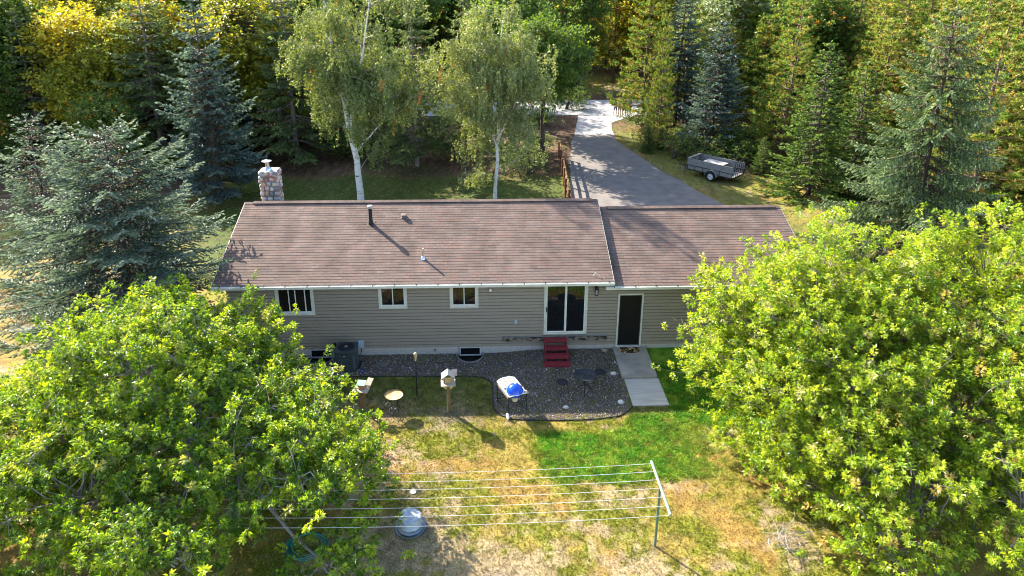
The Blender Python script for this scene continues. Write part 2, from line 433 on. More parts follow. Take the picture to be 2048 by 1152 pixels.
# soil sheet under the gravel
o = MB().prism([(x, y) for x, y in BED], -.16, -.001).build('gravel_base', M['soil'])
for v in o.data.vertices:
    if v.co.z > -.05: v.co.z = float(ground_z(v.co.x, v.co.y)) + .006
bpy.data.objects.remove(o)
# black plastic edging round the bed
edge = [(3.2, -1.33), (5.7, -1.37), (9.3, -1.49), (9.62, -1.56), (9.85, -1.72), (9.99, -1.98), (10.02, -2.6), (10.02, -3.3), (10.1, -3.6), (10.28, -3.86), (10.6, -4.04), (11.1, -4.13), (12.0, -4.17), (12.8, -4.18), (13.5, -4.13), (14.15, -4.01), (14.5, -3.72), (14.68, -3.5)]
o = MB().tube([(x, y, float(ground_z(x, y)) + .02) for x, y in edge], .022, 6).build('edging', M['black'])
tag(o, 'black plastic edging strip curving round the gravel bed', 'edging')

# ------------------------------------------------------------------ lawn grass, tufts of blades
def tufts(n, x0, x1, y0, y1, hmin, hmax, wid, seed, blades=3, keep=None):
    rg = np.random.default_rng(seed)
    x = rg.uniform(x0, x1, n); y = rg.uniform(y0, y1, n)
    k = ~in_poly(x, y, BED)
    k &= ~((x > 14.6) & (x < 15.92) & (y > -3.5) & (y < .35)) & (y < .2)
    if keep is not None: k &= keep(x, y)
    c = ground_color(x, y)
    green = np.clip((c[:, 1] / (c[:, 0] + 1e-6) - .75) * 1.6, 0, 1)
    k &= rg.random(n) < .35 + .65 * green
    x, y, c, green = x[k], y[k], c[k], green[k]; n = len(x)
    z = ground_z(x, y)
    P = np.repeat(np.stack([x, y, z], 1), blades, 0); N = n * blades
    P[:, :2] += rg.normal(0, .018, (N, 2))
    a = rg.uniform(0, 2 * np.pi, N); h = rg.uniform(hmin, hmax, N) * (0.6 + .7 * np.repeat(green, blades)); lean = rg.uniform(.3, 1.3, N) * h
    w = wid * rg.uniform(.6, 1.4, N)
    side = np.stack([-np.sin(a), np.cos(a), np.zeros(N)], 1) * w[:, None]
    tip = P + np.stack([np.cos(a) * lean, np.sin(a) * lean, h], 1)
    V = np.stack([P - side, P + side, tip], 1).reshape(-1, 3)
    cc = np.repeat(c, blades, 0) * rg.uniform(.7, 1.6, (N, 1)) * np.where(rg.random((N, 1)) < .12, np.array([[1.5, 1.25, 1.1]]), 1.)
    return V, np.arange(N * 3).reshape(-1, 3), np.repeat(cc, 3, 0)
gmat = leafmat('grass_blade', (1.12, 1.12, 1.0), trans=.3, rough=.7, spec=.2, tt=(1.5, 1.5, 1))
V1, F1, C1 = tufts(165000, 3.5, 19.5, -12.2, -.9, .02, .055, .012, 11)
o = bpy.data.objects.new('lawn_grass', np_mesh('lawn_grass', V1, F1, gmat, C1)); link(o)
tag(o, 'short patchy lawn grass, straw dry with a watered green patch', 'grass', kind='stuff')
V1, F1, C1 = tufts(26000, -9, 3.5, -12, 8, .02, .06, .01, 12, keep=lambda x, y: (x < -1) | (y < -1.5))
o = bpy.data.objects.new('side_grass', np_mesh('side_grass', V1, F1, gmat, C1)); link(o)
tag(o, 'dry golden grass of the side yard beside the blue spruces', 'grass', kind='stuff')
# ------------------------------------------------------------------ house
house = thing('house', 'one storey ranch house with attached garage, mauve brown shingles and greige siding', 'house', (0, 0, 0))
T = .341
HW, HL, HZ = 14.48, 4.61, 3.0
GX0, GX1, GL, GZ = 14.30, 22.10, 4.34, 2.82
WY = .32
sh_mat = vcol('shingle', rough=.92, spec=.25, nscale=1.6, namt=.26, bmp=.5, bscale=90, stretch=(1, .5, .5))
# slow streaky weathering added by the second noise
SH_PAL = np.array([.93, .91, .88]) * np.array([[.150, .106, .090], [.138, .099, .086], [.162, .115, .098], [.130, .095, .084], [.148, .110, .096], [.158, .102, .086]])
def roof_part(name, x0, x1, L, z0, parent, nobj_rows, rows):
    """deck, shingle courses on the slope that faces the yard, plain courses behind"""
    sl = math.sqrt(1 + T * T); S = L * sl
    ex = S / rows
    zr = z0 + T * L
    deck = MB()
    for sgn in (1, -1):
        yy = lambda y: y if sgn == 1 else 2 * L - y
        V = [(x0, yy(0), z0 - .012), (x1, yy(0), z0 - .012), (x1, L, zr - .012), (x0, L, zr - .012),
             (x0, yy(0), z0 - .13), (x1, yy(0), z0 - .13), (x1, L, zr - .13), (x0, L, zr - .13)]
        deck.add(V, [(0, 1, 2, 3), (7, 6, 5, 4), (0, 4, 5, 1), (1, 5, 6, 2), (3, 7, 4, 0)])
    roof = deck.build(name, M['wood_grey'], parent)
    # one shingle tab: local x along the roof, y up the slope, z off the slope
    ang = math.atan(T)
    W_ = .305; w = W_ - .003; h = ex + .02; th = .007
    base = np.array([(-w / 2, 0, .002), (w / 2, 0, .002), (w / 2, h, -.005), (-w / 2, h, -.005), (-w / 2, 0, .002 + th), (w / 2, 0, .002 + th), (w / 2, h, .0), (-w / 2, h, .0)])
    faces = np.array([(4, 5, 6, 7), (0, 1, 5, 4), (1, 2, 6, 5), (3, 0, 4, 7), (0, 3, 2, 1)])
    variants = [np_mesh('shingle', base, faces, sh_mat, np.tile(c, (8, 1))) for c in SH_PAL]
    ca, sa = math.cos(ang), math.sin(ang)
    Vs = []; Fs = []; Cs = []; n = 0
    rg = random.Random(name)
    def place(xc, s, front):
        y = s * ca; z = z0 + s * sa
        return (xc, y if front else 2 * L - y, z)
    for front in (True, False):
        for r in range(rows):
            off = (r % 2) * W_ / 2 + (0 if front else .1)
            k = 0; xc = x0 + W_ / 2 - off
            while xc - W_ / 2 < x1 - .02:
                a, b = max(xc - w / 2, x0 - .01), min(xc + w / 2, x1 + .01)
                if b - a > .03:
                    ci = rg.randrange(len(SH_PAL))
                    jit = rg.uniform(-.004, .004)
                    full = (b - a) > w * .98
                    loc = place((a + b) / 2, r * ex - .02 + jit, front)
                    if front and r < nobj_rows:
                        o = bpy.data.objects.new('shingle', variants[ci]); link(o, roof)
                        o.location = loc; o.rotation_euler = (ang, 0, 0); o.scale.x = (b - a) / w
                    else:
                        B = base.copy(); B[:, 0] *= (b - a) / w
                        y2 = B[:, 1] * ca - B[:, 2] * sa; z2 = B[:, 1] * sa + B[:, 2] * ca
                        B = np.stack([B[:, 0] + loc[0], (y2 if front else -y2) + loc[1], z2 + loc[2]], 1)
                        Vs.append(B); Fs.append((faces if front else faces[:, ::-1]) + n); n += 8
                        Cs.append(np.tile(SH_PAL[ci] * rg.uniform(.92, 1.08), (8, 1)))
                xc += W_
    o = bpy.data.objects.new('shingle_field', np_mesh('shingle_field', np.concatenate(Vs), np.concatenate(Fs), sh_mat, np.concatenate(Cs))); link(o, roof)
    tag(o, kind='stuff')
    # ridge caps, a vent slot showing dark beneath
    cap = MB(); x = x0; 
    vent = MB()
    for sgn in (1, -1):
        V = [(x0 + .35, L - .0, zr + .05), (x1 - .3, L, zr + .05), (x1 - .3, L - sgn * .125, zr + .05 - .125 * T), (x0 + .35, L - sgn * .125, zr + .05 - .125 * T),
             (x0 + .35, L, zr + .005), (x1 - .3, L, zr + .005), (x1 - .3, L - sgn * .125, zr + .008 - .125 * T), (x0 + .35, L - sgn * .125, zr + .008 - .125 * T)]
        vent.add(V, [(0, 1, 2, 3), (3, 2, 6, 7), (0, 3, 7, 4), (1, 5, 6, 2)])
    vent.build('ridge_vent', M['black'], roof)
    while x < x1 - .02:
        e = min(x + .15, x1)
        raised = .052 if (x > x0 + .34 and x < x1 - .32) else .014
        lift = .008
        for sgn in (1, -1):
            V = [(x, L, zr + raised + lift), (e, L, zr + raised), (e, L - sgn * .15, zr + raised - .15 * T), (x, L - sgn * .15, zr + raised + lift - .15 * T)]
            V += [(a, b, c - .012) for a, b, c in V]
            cap.add(V, [(0, 1, 2, 3), (3, 2, 6, 7), (0, 3, 7, 4), (4, 7, 6, 5), (1, 5, 6, 2)])
        x += .127
    me_o = cap.build('ridge_cap', sh_mat, roof)
    cl = me_o.data.color_attributes.new('Col', 'FLOAT_COLOR', 'POINT')
    cols = np.ones((len(me_o.data.vertices), 4), np.float32)
    cols[:, :3] = np.repeat(SH_PAL[RNG.integers(0, len(SH_PAL), len(cols) // 8 + 1)], 8, 0)[:len(cols)]
    cl.data.foreach_set('color', cols.ravel()); tag(me_o, kind='stuff')
    return roof
roof = roof_part('roof', 0, HW, HL, HZ, house, 4, 33)
groof = roof_part('garage_roof', HW + .005, GX1, GL, GZ, house, 4, 31)

def gutter(name, x0, x1, z):
    g = MB()
    # K style profile extruded along x
    prof = [(-.02, z - .115), (-.085, z - .115), (-.105, z - .05), (-.125, z - .01), (-.125, z + .004), (-.108, z + .004), (-.108, z - .01), (-.07, z - .095), (-.02, z - .095), (-.02, z - .005), (-.005, z - .005), (-.005, z - .115)]
    n = len(prof)
    V = [(x0, y, q) for y, q in prof] + [(x1, y, q) for y, q in prof]
    g.add(V, [(i, (i + 1) % n, n + (i + 1) % n, n + i) for i in range(n)] + [tuple(range(n - 1, -1, -1)), tuple(range(n, 2 * n))])
    o = g.build(name, M['gutter'], house)
    x = x0 + .3; h = MB()
    while x < x1: h.box((x - .012, -.135, z - .004), (x + .012, -.01, z + .012)); x += .78
    q = h.build('gutter_hanger', M['black'], o); tag(q, kind='stuff')
    return o
gutter('gutter', -.02, HW + .03, HZ - .03)
gutter('gutter', 14.20, GX1 + .02, GZ - .03)
# soffits and fascia
MB().box((.02, .0, HZ - .17), (HW - .02, WY + .02, HZ - .155)).box((.02, -.005, HZ - .17), (HW, .012, HZ - .03)).build('soffit', M['trim'], house)
MB().box((HW + .02, .0, GZ - .17), (GX1 - .02, WY + .02, GZ - .155)).box((HW + .02, -.005, GZ - .17), (GX1, .012, GZ - .03)).build('soffit', M['trim'], house)
for x, L, z in ((-.025, HL, HZ), (HW, HL, HZ), (GX1, GL, GZ)):
    rk = MB()
    for sgn in (1, -1):
        yy = lambda y: y if sgn == 1 else 2 * L - y
        V = [(x, yy(-.01), z + .0), (x + .025, yy(-.01), z + .0), (x + .025, L, z + T * L), (x, L, z + T * L),
             (x, yy(-.01), z - .16), (x + .025, yy(-.01), z - .16), (x + .025, L, z + T * L - .16), (x, L, z + T * L - .16)]
        rk.add(V, [(0, 1, 2, 3), (7, 6, 5, 4), (0, 4, 5, 1), (1, 5, 6, 2), (3, 7, 4, 0)])
    rk.build('rake_board', M['trim'], house)

# walls: core, then siding boards one by one
SB = .185                                                # bottom of the siding
core = MB()
core.box((.36, WY + .022, SB), (14.45, WY + .15, HZ - .155)).box((14.45, WY + .022, SB), (21.75, WY + .15, GZ - .155))
for x, L, z, s in ((.36, HL, HZ, 1), (21.63, GL, GZ, 1), (14.30, HL, HZ, 1)):
    P = [(x, WY + .03, SB), (x + .12, WY + .03, SB), (x + .12, 2 * L - WY, SB), (x, 2 * L - WY, SB)]
    zt = z - .135 + T * WY
    V = P + [(x, WY + .03, zt), (x + .12, WY + .03, zt), (x + .12, 2 * L - WY, zt), (x, 2 * L - WY, zt), (x, L, z - .14 + T * L), (x + .12, L, z - .14 + T * L)]
    core.add(V, [(0, 3, 2, 1), (0, 1, 5, 4), (2, 3, 7, 6), (1, 2, 6, 9, 5), (0, 4, 8, 7, 3), (4, 5, 9, 8), (8, 9, 6, 7)])
core.box((.36, 2 * HL - WY - .12, SB), (14.45, 2 * HL - WY, HZ - .1)).box((14.45, 2 * GL - WY - .12, SB), (21.75, 2 * GL - WY, GZ - .1))
wall = core.build('wall', M['siding'], house)
# openings: x0, x1, z0, z1
WIN = [('window', 2.10, 3.50, 1.66, 2.83), ('window', 5.85, 6.90, 1.88, 2.83), ('window', 8.47, 9.53, 1.86, 2.83)]
PD = (11.97, 13.60, .67, 2.83)
DR = (14.74, 15.70, .09, 2.34)
holes = [(a, b, c, d) for _, a, b, c, d in WIN] + [PD, DR]
brd_cache = {}
EXP = .1345
nrow = 19
rows_z = [SB + i * EXP for i in range(nrow)]
SV = np.array([(0, -.016, 0), (1, -.016, 0), (1, -.010, .80), (0, -.010, .80), (0, .018, .83), (1, .018, .83), (1, .018, 1), (0, .018, 1), (0, .02, 0), (1, .02, 0)])
SF = [(0, 1, 2, 3), (3, 2, 5, 4), (4, 5, 6, 7), (0, 8, 9, 1)]
sb_me = bpy.data.meshes.new('siding_board'); sb_me.from_pydata([tuple(v) for v in SV], [], SF); sb_me.materials.append(M['siding'])
def board(x0, x1, z0, z1):
    o = bpy.data.objects.new('siding_board', sb_me); link(o, wall)
    o.location = (x0, WY, z0); o.scale = (x1 - x0, 1, z1 - z0)
brk = random.Random(4)
for i, z in enumerate(rows_z):
    z1 = min(z + EXP, HZ - .158)
    if z1 - z < .02: continue
    segs = [(.36, 21.75)]
    for a, b, c, d in holes:
        if d > z + .01 and c < z1 - .01:
            segs = [q for s in segs for q in ((s[0], min(s[1], a)), (max(s[0], b), s[1])) if q[1] - q[0] > .02]
    top2 = GZ - .158
    for a, b in segs:
        cuts = [a]
        for cx in (14.46,): 
            if a < cx < b and z1 > top2: cuts.append(cx)
        x = 1.9 + (i * 37 % 5) * .9 + brk.uniform(-.2, .2)
        while x < b:
            if x > cuts[-1] + .5 and x < b - .5 : cuts.append(x)
            x += 3.66
        cuts = sorted(set(cuts)) + [b]
        for q0, q1 in zip(cuts[:-1], cuts[1:]):
            zt = z1 if q0 < 14.4 else min(z1, top2)
            if zt - z > .02: board(q0 + .0015, q1 - .0015, z, zt)
# gable end siding of the left side
for i in range(30):
    z = SB + i * EXP
    if z > HZ + T * HL - .3: break
    hw = HL - WY if z < HZ - .05 else HL - (z + EXP - HZ + .1) / T
    if hw < .3: break
    o = bpy.data.objects.new('siding_board', sb_me); link(o, wall)
    o.rotation_euler = (0, 0, -math.pi / 2); o.location = (.36, HL + hw, z); o.scale = (2 * hw, 1, EXP)

# foundation of single blocks
fnd = MB().box((.42, WY + .03, -.3), (3.17, WY + .2, SB)).box((3.97, WY + .03, -.3), (8.74, WY + .2, SB)).box((9.64, WY + .03, -.3), (21.7, WY + .2, SB)).box((.42, WY + .2, -.3), (.6, 8.8, SB)).box((21.5, WY + .2, -.3), (21.7, 8.3, SB)).box((3.1, WY + .12, -.3), (9.7, WY + .3, SB)).build('foundation', M['mortar'], house)
bl_me = bpy.data.meshes.new('block')
_b = MB().box((0, 0, 0), (.394, .03, .186)); bl_me.from_pydata(_b.v, [], _b.f); bl_me.materials.append(M['block'])
for row, z in ((0, -.012), (1, -.205)):
    x = .42 + (.2 if row else 0)
    while x < 21.6:
        x1 = min(x + .394, 21.7)
        ok = True
        for wx, _ in WELLS:
            if x1 > wx - .42 and x < wx + .42:
                if x < wx - .42 and wx - .42 - x > .08: x1 = wx - .42
                elif x1 > wx + .42 and x1 - wx - .42 > .08: x = wx + .42
                else: ok = False
        if DR[0] < (x + x1) / 2 < DR[1] and row == 0: ok = row != 0
        if ok:
            o = bpy.data.objects.new('block', bl_me); link(o, fnd); o.location = (x, WY + .006 + brk.uniform(0, .004), z); o.scale.x = (x1 - x) / .394
        x = x1 + .006 if ok else x + .4

def frame_mb(x0, x1, z0, z1, w, y0, y1, sill=0):
    return MB().box((x0, y0, z0 - sill), (x0 + w, y1, z1)).box((x1 - w, y0, z0 - sill), (x1, y1, z1)).box((x0 + w, y0, z1 - w), (x1 - w, y1, z1)).box((x0 + w, y0, z0 - sill), (x1 - w, y1, z0 + w))
for i, (nm, a, b, c, d) in enumerate(WIN):
    wo = frame_mb(a, b, c, d, .075, WY - .035, WY + .02).build('window', M['trim'], house)
    a2, b2, c2, d2 = a + .075, b - .075, c + .075, d - .075
    frame_mb(a2, b2, c2, d2, .045, WY - .022, WY + .02).build('frame', M['frame_white'], wo)
    MB().box((a - .02, WY - .055, c - .022), (b + .02, WY - .03, c + .0)).build('sill', M['trim'], wo)
    mids = [(a2 + b2) / 2] if i else [a2 + (b2 - a2) * .33, a2 + (b2 - a2) * .52, a2 + (b2 - a2) * .8]
    edges = [a2 + .045] + mids + [b2 - .045]
    for j, xm in enumerate(mids):
        MB().box((xm - .017, WY - .02, c2 + .045), (xm + .017, WY + .015, d2 - .045)).build('mullion', M['frame_white'], wo)
    for e0, e1 in zip(edges[:-1], edges[1:]):
        MB().box((e0 + .0175, WY + .002, c2 + .046), (e1 - .0175, WY + .012, d2 - .046)).build('pane', M['dark_glass'], wo)
# patio sliding door
a, b, c, d = PD
pd = frame_mb(a, b, c, d, .075, WY - .04, WY + .02, sill=.0).build('patio_door', M['trim'], house)
a2, b2, c2, d2 = a + .075, b - .075, c + .075, d - .07
mid = (a2 + b2) / 2
for e0, e1, yy in ((a2 + .002, mid + .01, 0), (mid - .012, b2 - .002, -.02)):
    frame_mb(e0, e1, c2 + .002, d2, .05, WY - .008 + yy, WY + .012 + yy).build('frame', M['frame_white'], pd)
    MB().box((e0 + .052, WY + .0 + yy, c2 + .054), (e1 - .052, WY + .008 + yy, d2 - .052)).build('pane', M['dark_glass'], pd)
MB().box((a2 + .008, WY - .05, 1.62), (a2 + .04, WY - .012, 1.82)).build('handle', M['black'], pd)
# back door: dark screen door in pale trim
a, b, c, d = DR
dr = frame_mb(a, b, c + .0, d, .06, WY - .045, WY + .02).build('back_door', M['trim'], house)
frame_mb(a + .062, b - .062, c + .062, d - .062, .03, WY - .025, WY + .01).build('frame', mat('dark_door_frame', (.05, .05, .055), rough=.4), dr)
MB().box((a + .094, WY - .005, c + .094), (b - .094, WY + .006, d - .094)).build('pane', mat('door_mesh_screen', (.005, .005, .005), (.009, .008, .007), 60, rough=.45, spec=.2), dr)
MB().box((a + .065, WY - .10, c - .02), (b - .065, WY - .046, c + .055)).build('threshold', M['pvc'], dr)
MB().tube([(a + .12, WY - .05, 1.15), (a + .12, WY - .085, 1.15), (a + .20, WY - .085, 1.15)], .011, 6).build('handle', M['black'], dr)
# basement windows with their wells
for k_, (wx, wy) in enumerate(WELLS):
    wf = frame_mb(wx - .41, wx + .41, -.20, .17, .045, WY - .015, WY + .04).build('basement_window', M['pvc'], house)
    MB().box((wx - .364, WY + .006, -.154), (wx + .364, WY + .014, .124)).build('pane', M['dark_glass'], wf)
    ring = []
    for j in range(23):
        tt = math.pi + math.pi * j / 22
        rr = 1.0 + .03 * (j % 2)
        ring.append((wx + .50 * rr * math.cos(tt), wy - .01 + .66 * rr * math.sin(tt)))
    wl = MB()
    for (x1, y1), (x2, y2) in zip(ring[:-1], ring[1:]):
        nx_, ny_ = (x1 - wx) * .05, (y1 - wy) * .05
        wl.add([(x1, y1, -.33), (x2, y2, -.33), (x2, y2, -.06), (x1, y1, -.06), (x1 + nx_, y1 + ny_, -.33), (x2 + nx_, y2 + ny_, -.33), (x2 + nx_, y2 + ny_, -.06), (x1 + nx_, y1 + ny_, -.06)],
               [(0, 3, 2, 1), (3, 7, 6, 2), (4, 5, 6, 7)])
    q = wl.build('window_well', M['well']); tag(q, ['scalloped window well half hidden by the maple beside the air conditioner', 'scalloped half round window well in the gravel behind the bird feeder'][k_])

# ledger board of a lost deck under the patio door
lb = MB().box((10.42, WY - .060, .40), (14.38, WY - .019, .60)).build('ledger_board', M['ledger'], house)
MB().box((10.40, WY - .085, .602), (14.40, WY - .019, .618)).build('flashing', M['shell_white'], lb)
for x in (10.72, 11.08, 11.45, 11.8, 13.2, 13.62, 13.95): MB().lathe([(.045, 0), (.045, .008), (.02, .012)], 10).build('bolt_stain', M['orange_wood'], lb).location = (x, 0, 0)
for ch in list(lb.children):
    if ch.name.startswith('bolt_stain'):
        ch.rotation_euler = (math.pi / 2, 0, 0); ch.location = (ch.location.x, WY - .060, .50)
# wall fixtures
wlp = MB().lathe([(.03, 0), (.055, .02), (.055, .0)], 10).build('wall_lamp', M['black'], house); wlp.location = (13.90, WY - .03, 2.62)
wlp.rotation_euler = (math.pi / 2, 0, 0)
lp = MB()
for q in range(6):
    tq = q * math.pi / 3
    lp.tube([(13.90 + .05 * cos(tq), WY - .15 + .05 * sin(tq), 2.36), (13.90 + .075 * cos(tq), WY - .15 + .075 * sin(tq), 2.58)], .007, 4)
lp.lathe([(.0, 0), (.05, .0), (.055, .02)], 6, (13.90, WY - .15, 2.34)).lathe([(.085, 0), (.05, .06), (.0, .13)], 6, (13.90, WY - .15, 2.58)).tube([(13.9, WY - .02, 2.62), (13.9, WY - .1, 2.72), (13.9, WY - .15, 2.70)], .01, 5)
lo = lp.build('lantern', M['black'], house)
MB().lathe([(.035, 0), (.045, .1), (.03, .2)], 8, (13.90, WY - .15, 2.37)).build('glass', M['pvc'], lo)
fl = MB().lathe([(.03, 0), (.05, .04), (.055, .10), (.0, .12)], 12).build('floodlight', M['white_paint'], house, smooth=True)
fl.location = (9.97, WY - .12, 2.66); fl.rotation_euler = (R(150), 0, 0)
MB().tube([(9.97, WY + .0, 2.78), (9.97, WY - .10, 2.74)], .015, 6).lathe([(.03, 0), (.03, .06)], 8, (9.84, WY - .06, 2.72)).build('lamp_arm', M['black'], house)
MB().box((10.87, WY - .05, 1.14), (10.97, WY - .015, 1.30)).box((10.895, WY - .06, 1.17), (10.945, WY - .049, 1.27)).build('outlet_box', M['pvc'], house, bevel=.005)
db = MB().box((5.00, WY - .11, .24), (5.20, WY - .02, .56)).box((5.03, WY - .125, .30), (5.17, WY - .109, .50)).build('disconnect_box', mat('box_grey', (.34, .45, .52), (.28, .38, .45), 9, rough=.45), house, bevel=.006)
MB().tube([(5.10, WY - .06, .24), (5.10, WY - .06, .1), (5.06, WY - .12, -.02), (4.85, WY - .25, -.05)], .016, 6).build('conduit', M['black'], db)
MB().tube([(7.86, WY, .10), (7.86, WY - .10, .10), (7.86, WY - .13, .05)], .014, 6).tube([(7.82, WY - .08, .13), (7.90, WY - .08, .13)], .012, 6).build('spigot', M['black'], house)
MB().box((4.06, WY - .09, .28), (4.16, WY - .02, .44)).tube([(4.11, WY - .06, .28), (4.12, WY - .08, .05), (4.3, WY - .2, .0)], .02, 6).build('line_cover', M['black'], house)

# chimney: mortar core with single field stones
CX0, CX1, CY0, CY1, CZ0, CZ1 = .08, .76, 6.6, 7.22, 3.65, 5.25
ch = MB().box((CX0, CY0, CZ0), (CX1, CY1, CZ1)).build('chimney', M['mortar'], house)
stone_mats = [mat('field_stone_' + n_, c, c2, 14, rough=.8, bmp=.4) for n_, c, c2 in (('pink', (.50, .37, .33), (.40, .29, .26)), ('tan', (.50, .41, .34), (.42, .33, .27)), ('grey', (.38, .36, .35), (.30, .28, .28)), ('red', (.38, .17, .13), (.30, .13, .1)), ('pale', (.56, .51, .48), (.46, .42, .39)), ('orange', (.50, .31, .20), (.42, .26, .16)), ('slate', (.20, .19, .20), (.15, .15, .16)))]
bs = MB().lathe([(0, -.5), (.25, -.47), (.42, -.35), (.5, 0), (.42, .35), (.25, .47), (0, .5)], 10)
rs = random.Random(9)
def stones(face):
    z = CZ0 + .1
    while z < CZ1 - .02:
        h = rs.uniform(.17, .25); u = 0; Wd = (CX1 - CX0) if face in 'fb' else (CY1 - CY0)
        u = rs.uniform(-.06, .02)
        while u < Wd - .03:
            w = rs.uniform(.15, .27); uc = min(u + w / 2, Wd - .03); hh = h * rs.uniform(.8, 1.08)
            me = bpy.data.meshes.new('stone'); V = [(x * (w + .0) * rs.uniform(.95, 1.05), y * .17, q * hh) for x, y, q in bs.v]
            me.from_pydata(V, [], bs.f); me.materials.append(rs.choice(stone_mats)); me.polygons.foreach_set('use_smooth', [True] * len(me.polygons))
            o = bpy.data.objects.new('stone', me); link(o, ch)
            zc = min(z + h / 2 + rs.uniform(-.03, .03), CZ1 - hh * .35)
            o.rotation_euler = (0, rs.uniform(-.35, .35), 0)
            if face == 'f': o.location = (CX0 + uc, CY0 - .015, zc)
            elif face == 'b': o.location = (CX0 + uc, CY1 + .005, zc)
            elif face == 'r': o.location = (CX1 + .015, CY0 + uc, zc); o.rotation_euler[2] = math.pi / 2
            else: o.location = (CX0 - .005, CY0 + uc, zc); o.rotation_euler[2] = math.pi / 2
            u += w + .012
        z += h + .005
for f_ in 'frlb': stones(f_)
MB().box((CX0 - .03, CY0 - .03, CZ1), (CX1 + .03, CY1 + .03, CZ1 + .035)).build('crown_slab', M['concrete_light'], ch, bevel=.01)
fp = MB().lathe([(.17, .035), (.15, .12), (.09, .17), (.09, .40)], 18, ((CX0 + CX1) / 2 - .05, 6.9, CZ1)).build('flue_pipe', M['steel'], ch, smooth=True)
MB().lathe([(.19, .42), (.21, .435), (.0, .50)], 20, ((CX0 + CX1) / 2 - .05, 6.9, CZ1)).build('flue_cap', M['steel'], ch, smooth=True)

# roof vents
rz = lambda y: HZ + T * y
pv = MB().lathe([(.115, 0), (.085, .16), (.075, .18), (.07, .72)], 16, (5.28, 3.23, rz(3.23) - .03)).build('vent_pipe', M['black'], house, smooth=True)
MB().lathe([(.0, .70), (.105, .70), (.115, .73), (.10, .80), (.0, .83)], 16, (5.28, 3.23, rz(3.23) - .03)).build('vent_cap', mat('pale_cap', (.40, .36, .34), rough=.6), pv, smooth=True)
MB().add([(x, y, rz(y) + .016) for x, y in ((5.13, 3.05), (5.43, 3.05), (5.43, 3.38), (5.13, 3.38))] + [(x, y, rz(y) - .0) for x, y in ((5.13, 3.05), (5.43, 3.05), (5.43, 3.38), (5.13, 3.38))], [(0, 1, 2, 3), (0, 4, 5, 1), (1, 5, 6, 2), (3, 7, 4, 0)]).build('flashing', M['brown_metal'], pv)
bv = MB().box((-.1, -.09, .0), (.1, .09, .03)).box((-.085, -.10, .03), (.085, .08, .14), rotm(x=-.1)).build('box_vent', mat('brown_vent', (.16, .12, .11), rough=.5), house, bevel=.008)
bv.location = (6.55, 3.62, rz(3.62) + .0); bv.rotation_euler = (math.atan(T), 0, 0)
pv = MB().lathe([(.095, 0), (.06, .1), (.04, .115), (.036, .42)], 14, (7.46, 1.27, rz(1.27) - .02)).build('plumbing_vent', M['steel'], house, smooth=True)
MB().tube([(13.75, .25, rz(.25) + .02), (13.85, .3, rz(.3) + .1), (13.98, .22, rz(.2) + .06), (14.1, .1, 2.95), (14.3, .15, 2.92)], .008, 5).build('loose_cable', M['frame_white'], house)
# ------------------------------------------------------------------ yard objects
GZf = lambda x, y: float(ground_z(x, y))
# air conditioner
ac = thing('air_conditioner', 'dark green grey air conditioning condenser standing against the back wall', 'air conditioner', (4.72, -.62, -.10), R(-2))
MB().box((-.46, -.46, -.05), (.46, .46, .05)).build('pad', M['ac_dark'], ac, bevel=.01)
def rrect(hw, r, n=5):
    P = []
    for cx, cy, a0 in ((hw - r, hw - r, 0), (-hw + r, hw - r, 90), (-hw + r, -hw + r, 180), (hw - r, -hw + r, 270)):
        for j in range(n + 1):
            a = R(a0 + 90 * j / n); P.append((cx + r * math.cos(a), cy + r * math.sin(a)))
    return P
P0 = rrect(.37, .09)
b = MB().prism(rrect(.375, .09), .06, .12).prism(rrect(.36, .085), .12, .84).prism(rrect(.385, .10), .84, .89)
b.build('cabinet', M['ac'], ac)
lv = MB()
for j in range(12):
    z = .17 + j * .052
    lv.add(*(lambda P: ([(x, y, z) for x, y in P] + [(x * 1.022, y * 1.022, z + .012) for x, y in P] + [(x, y, z + .03) for x, y in P], [(i + len(P) * q, (i + 1) % len(P) + len(P) * q, (i + 1) % len(P) + len(P) * (q + 1), i + len(P) * (q + 1)) for i in range(len(P)) for q in (0, 1)]))(rrect(.36, .085)))
q = lv.build('louvre', M['ac'], ac); tag(q, kind='stuff')
MB().lathe([(.30, .0), (.30, .012), (.0, .012)], 28, (0, 0, .885)).build('fan_well', M['ac_dark'], ac)
fg = MB()
for j in range(10): fg.tube([((.05 + .027 * j) * math.cos(a), (.05 + .027 * j) * math.sin(a), .915) for a in np.linspace(0, 2 * math.pi, 25)[:-1]], .0035, 4, closed=True)
for j in range(8): fg.tube([(.05 * math.cos(j * .785), .05 * math.sin(j * .785), .915), (.31 * math.cos(j * .785), .31 * math.sin(j * .785), .905)], .005, 4)
fg.build('fan_guard', M['ac_dark'], ac)
MB().lathe([(.06, .0), (.06, .03), (.0, .045)], 14, (0, 0, .90)).build('motor_cap', M['steel'], ac)
MB().box((-.09, -.392, .72), (.09, -.375, .77)).build('name_plate', M['black'], ac)
MB().box((-.045, -.396, .738), (.045, -.391, .752)).build('badge', M['white_paint'], ac)
MB().tube([(-.41, -.38, .85), (-.42, -.40, .3), (-.40, -.41, .0), (-.36, -.44, -.04)], .018, 6).tube([(-.30, .38, .55), (-.52, .62, .4), (-.56, .84, .42)], .022, 6).build('refrigerant_line', M['hose_dark'] if 'hose_dark' in M else M['green_metal'], ac)

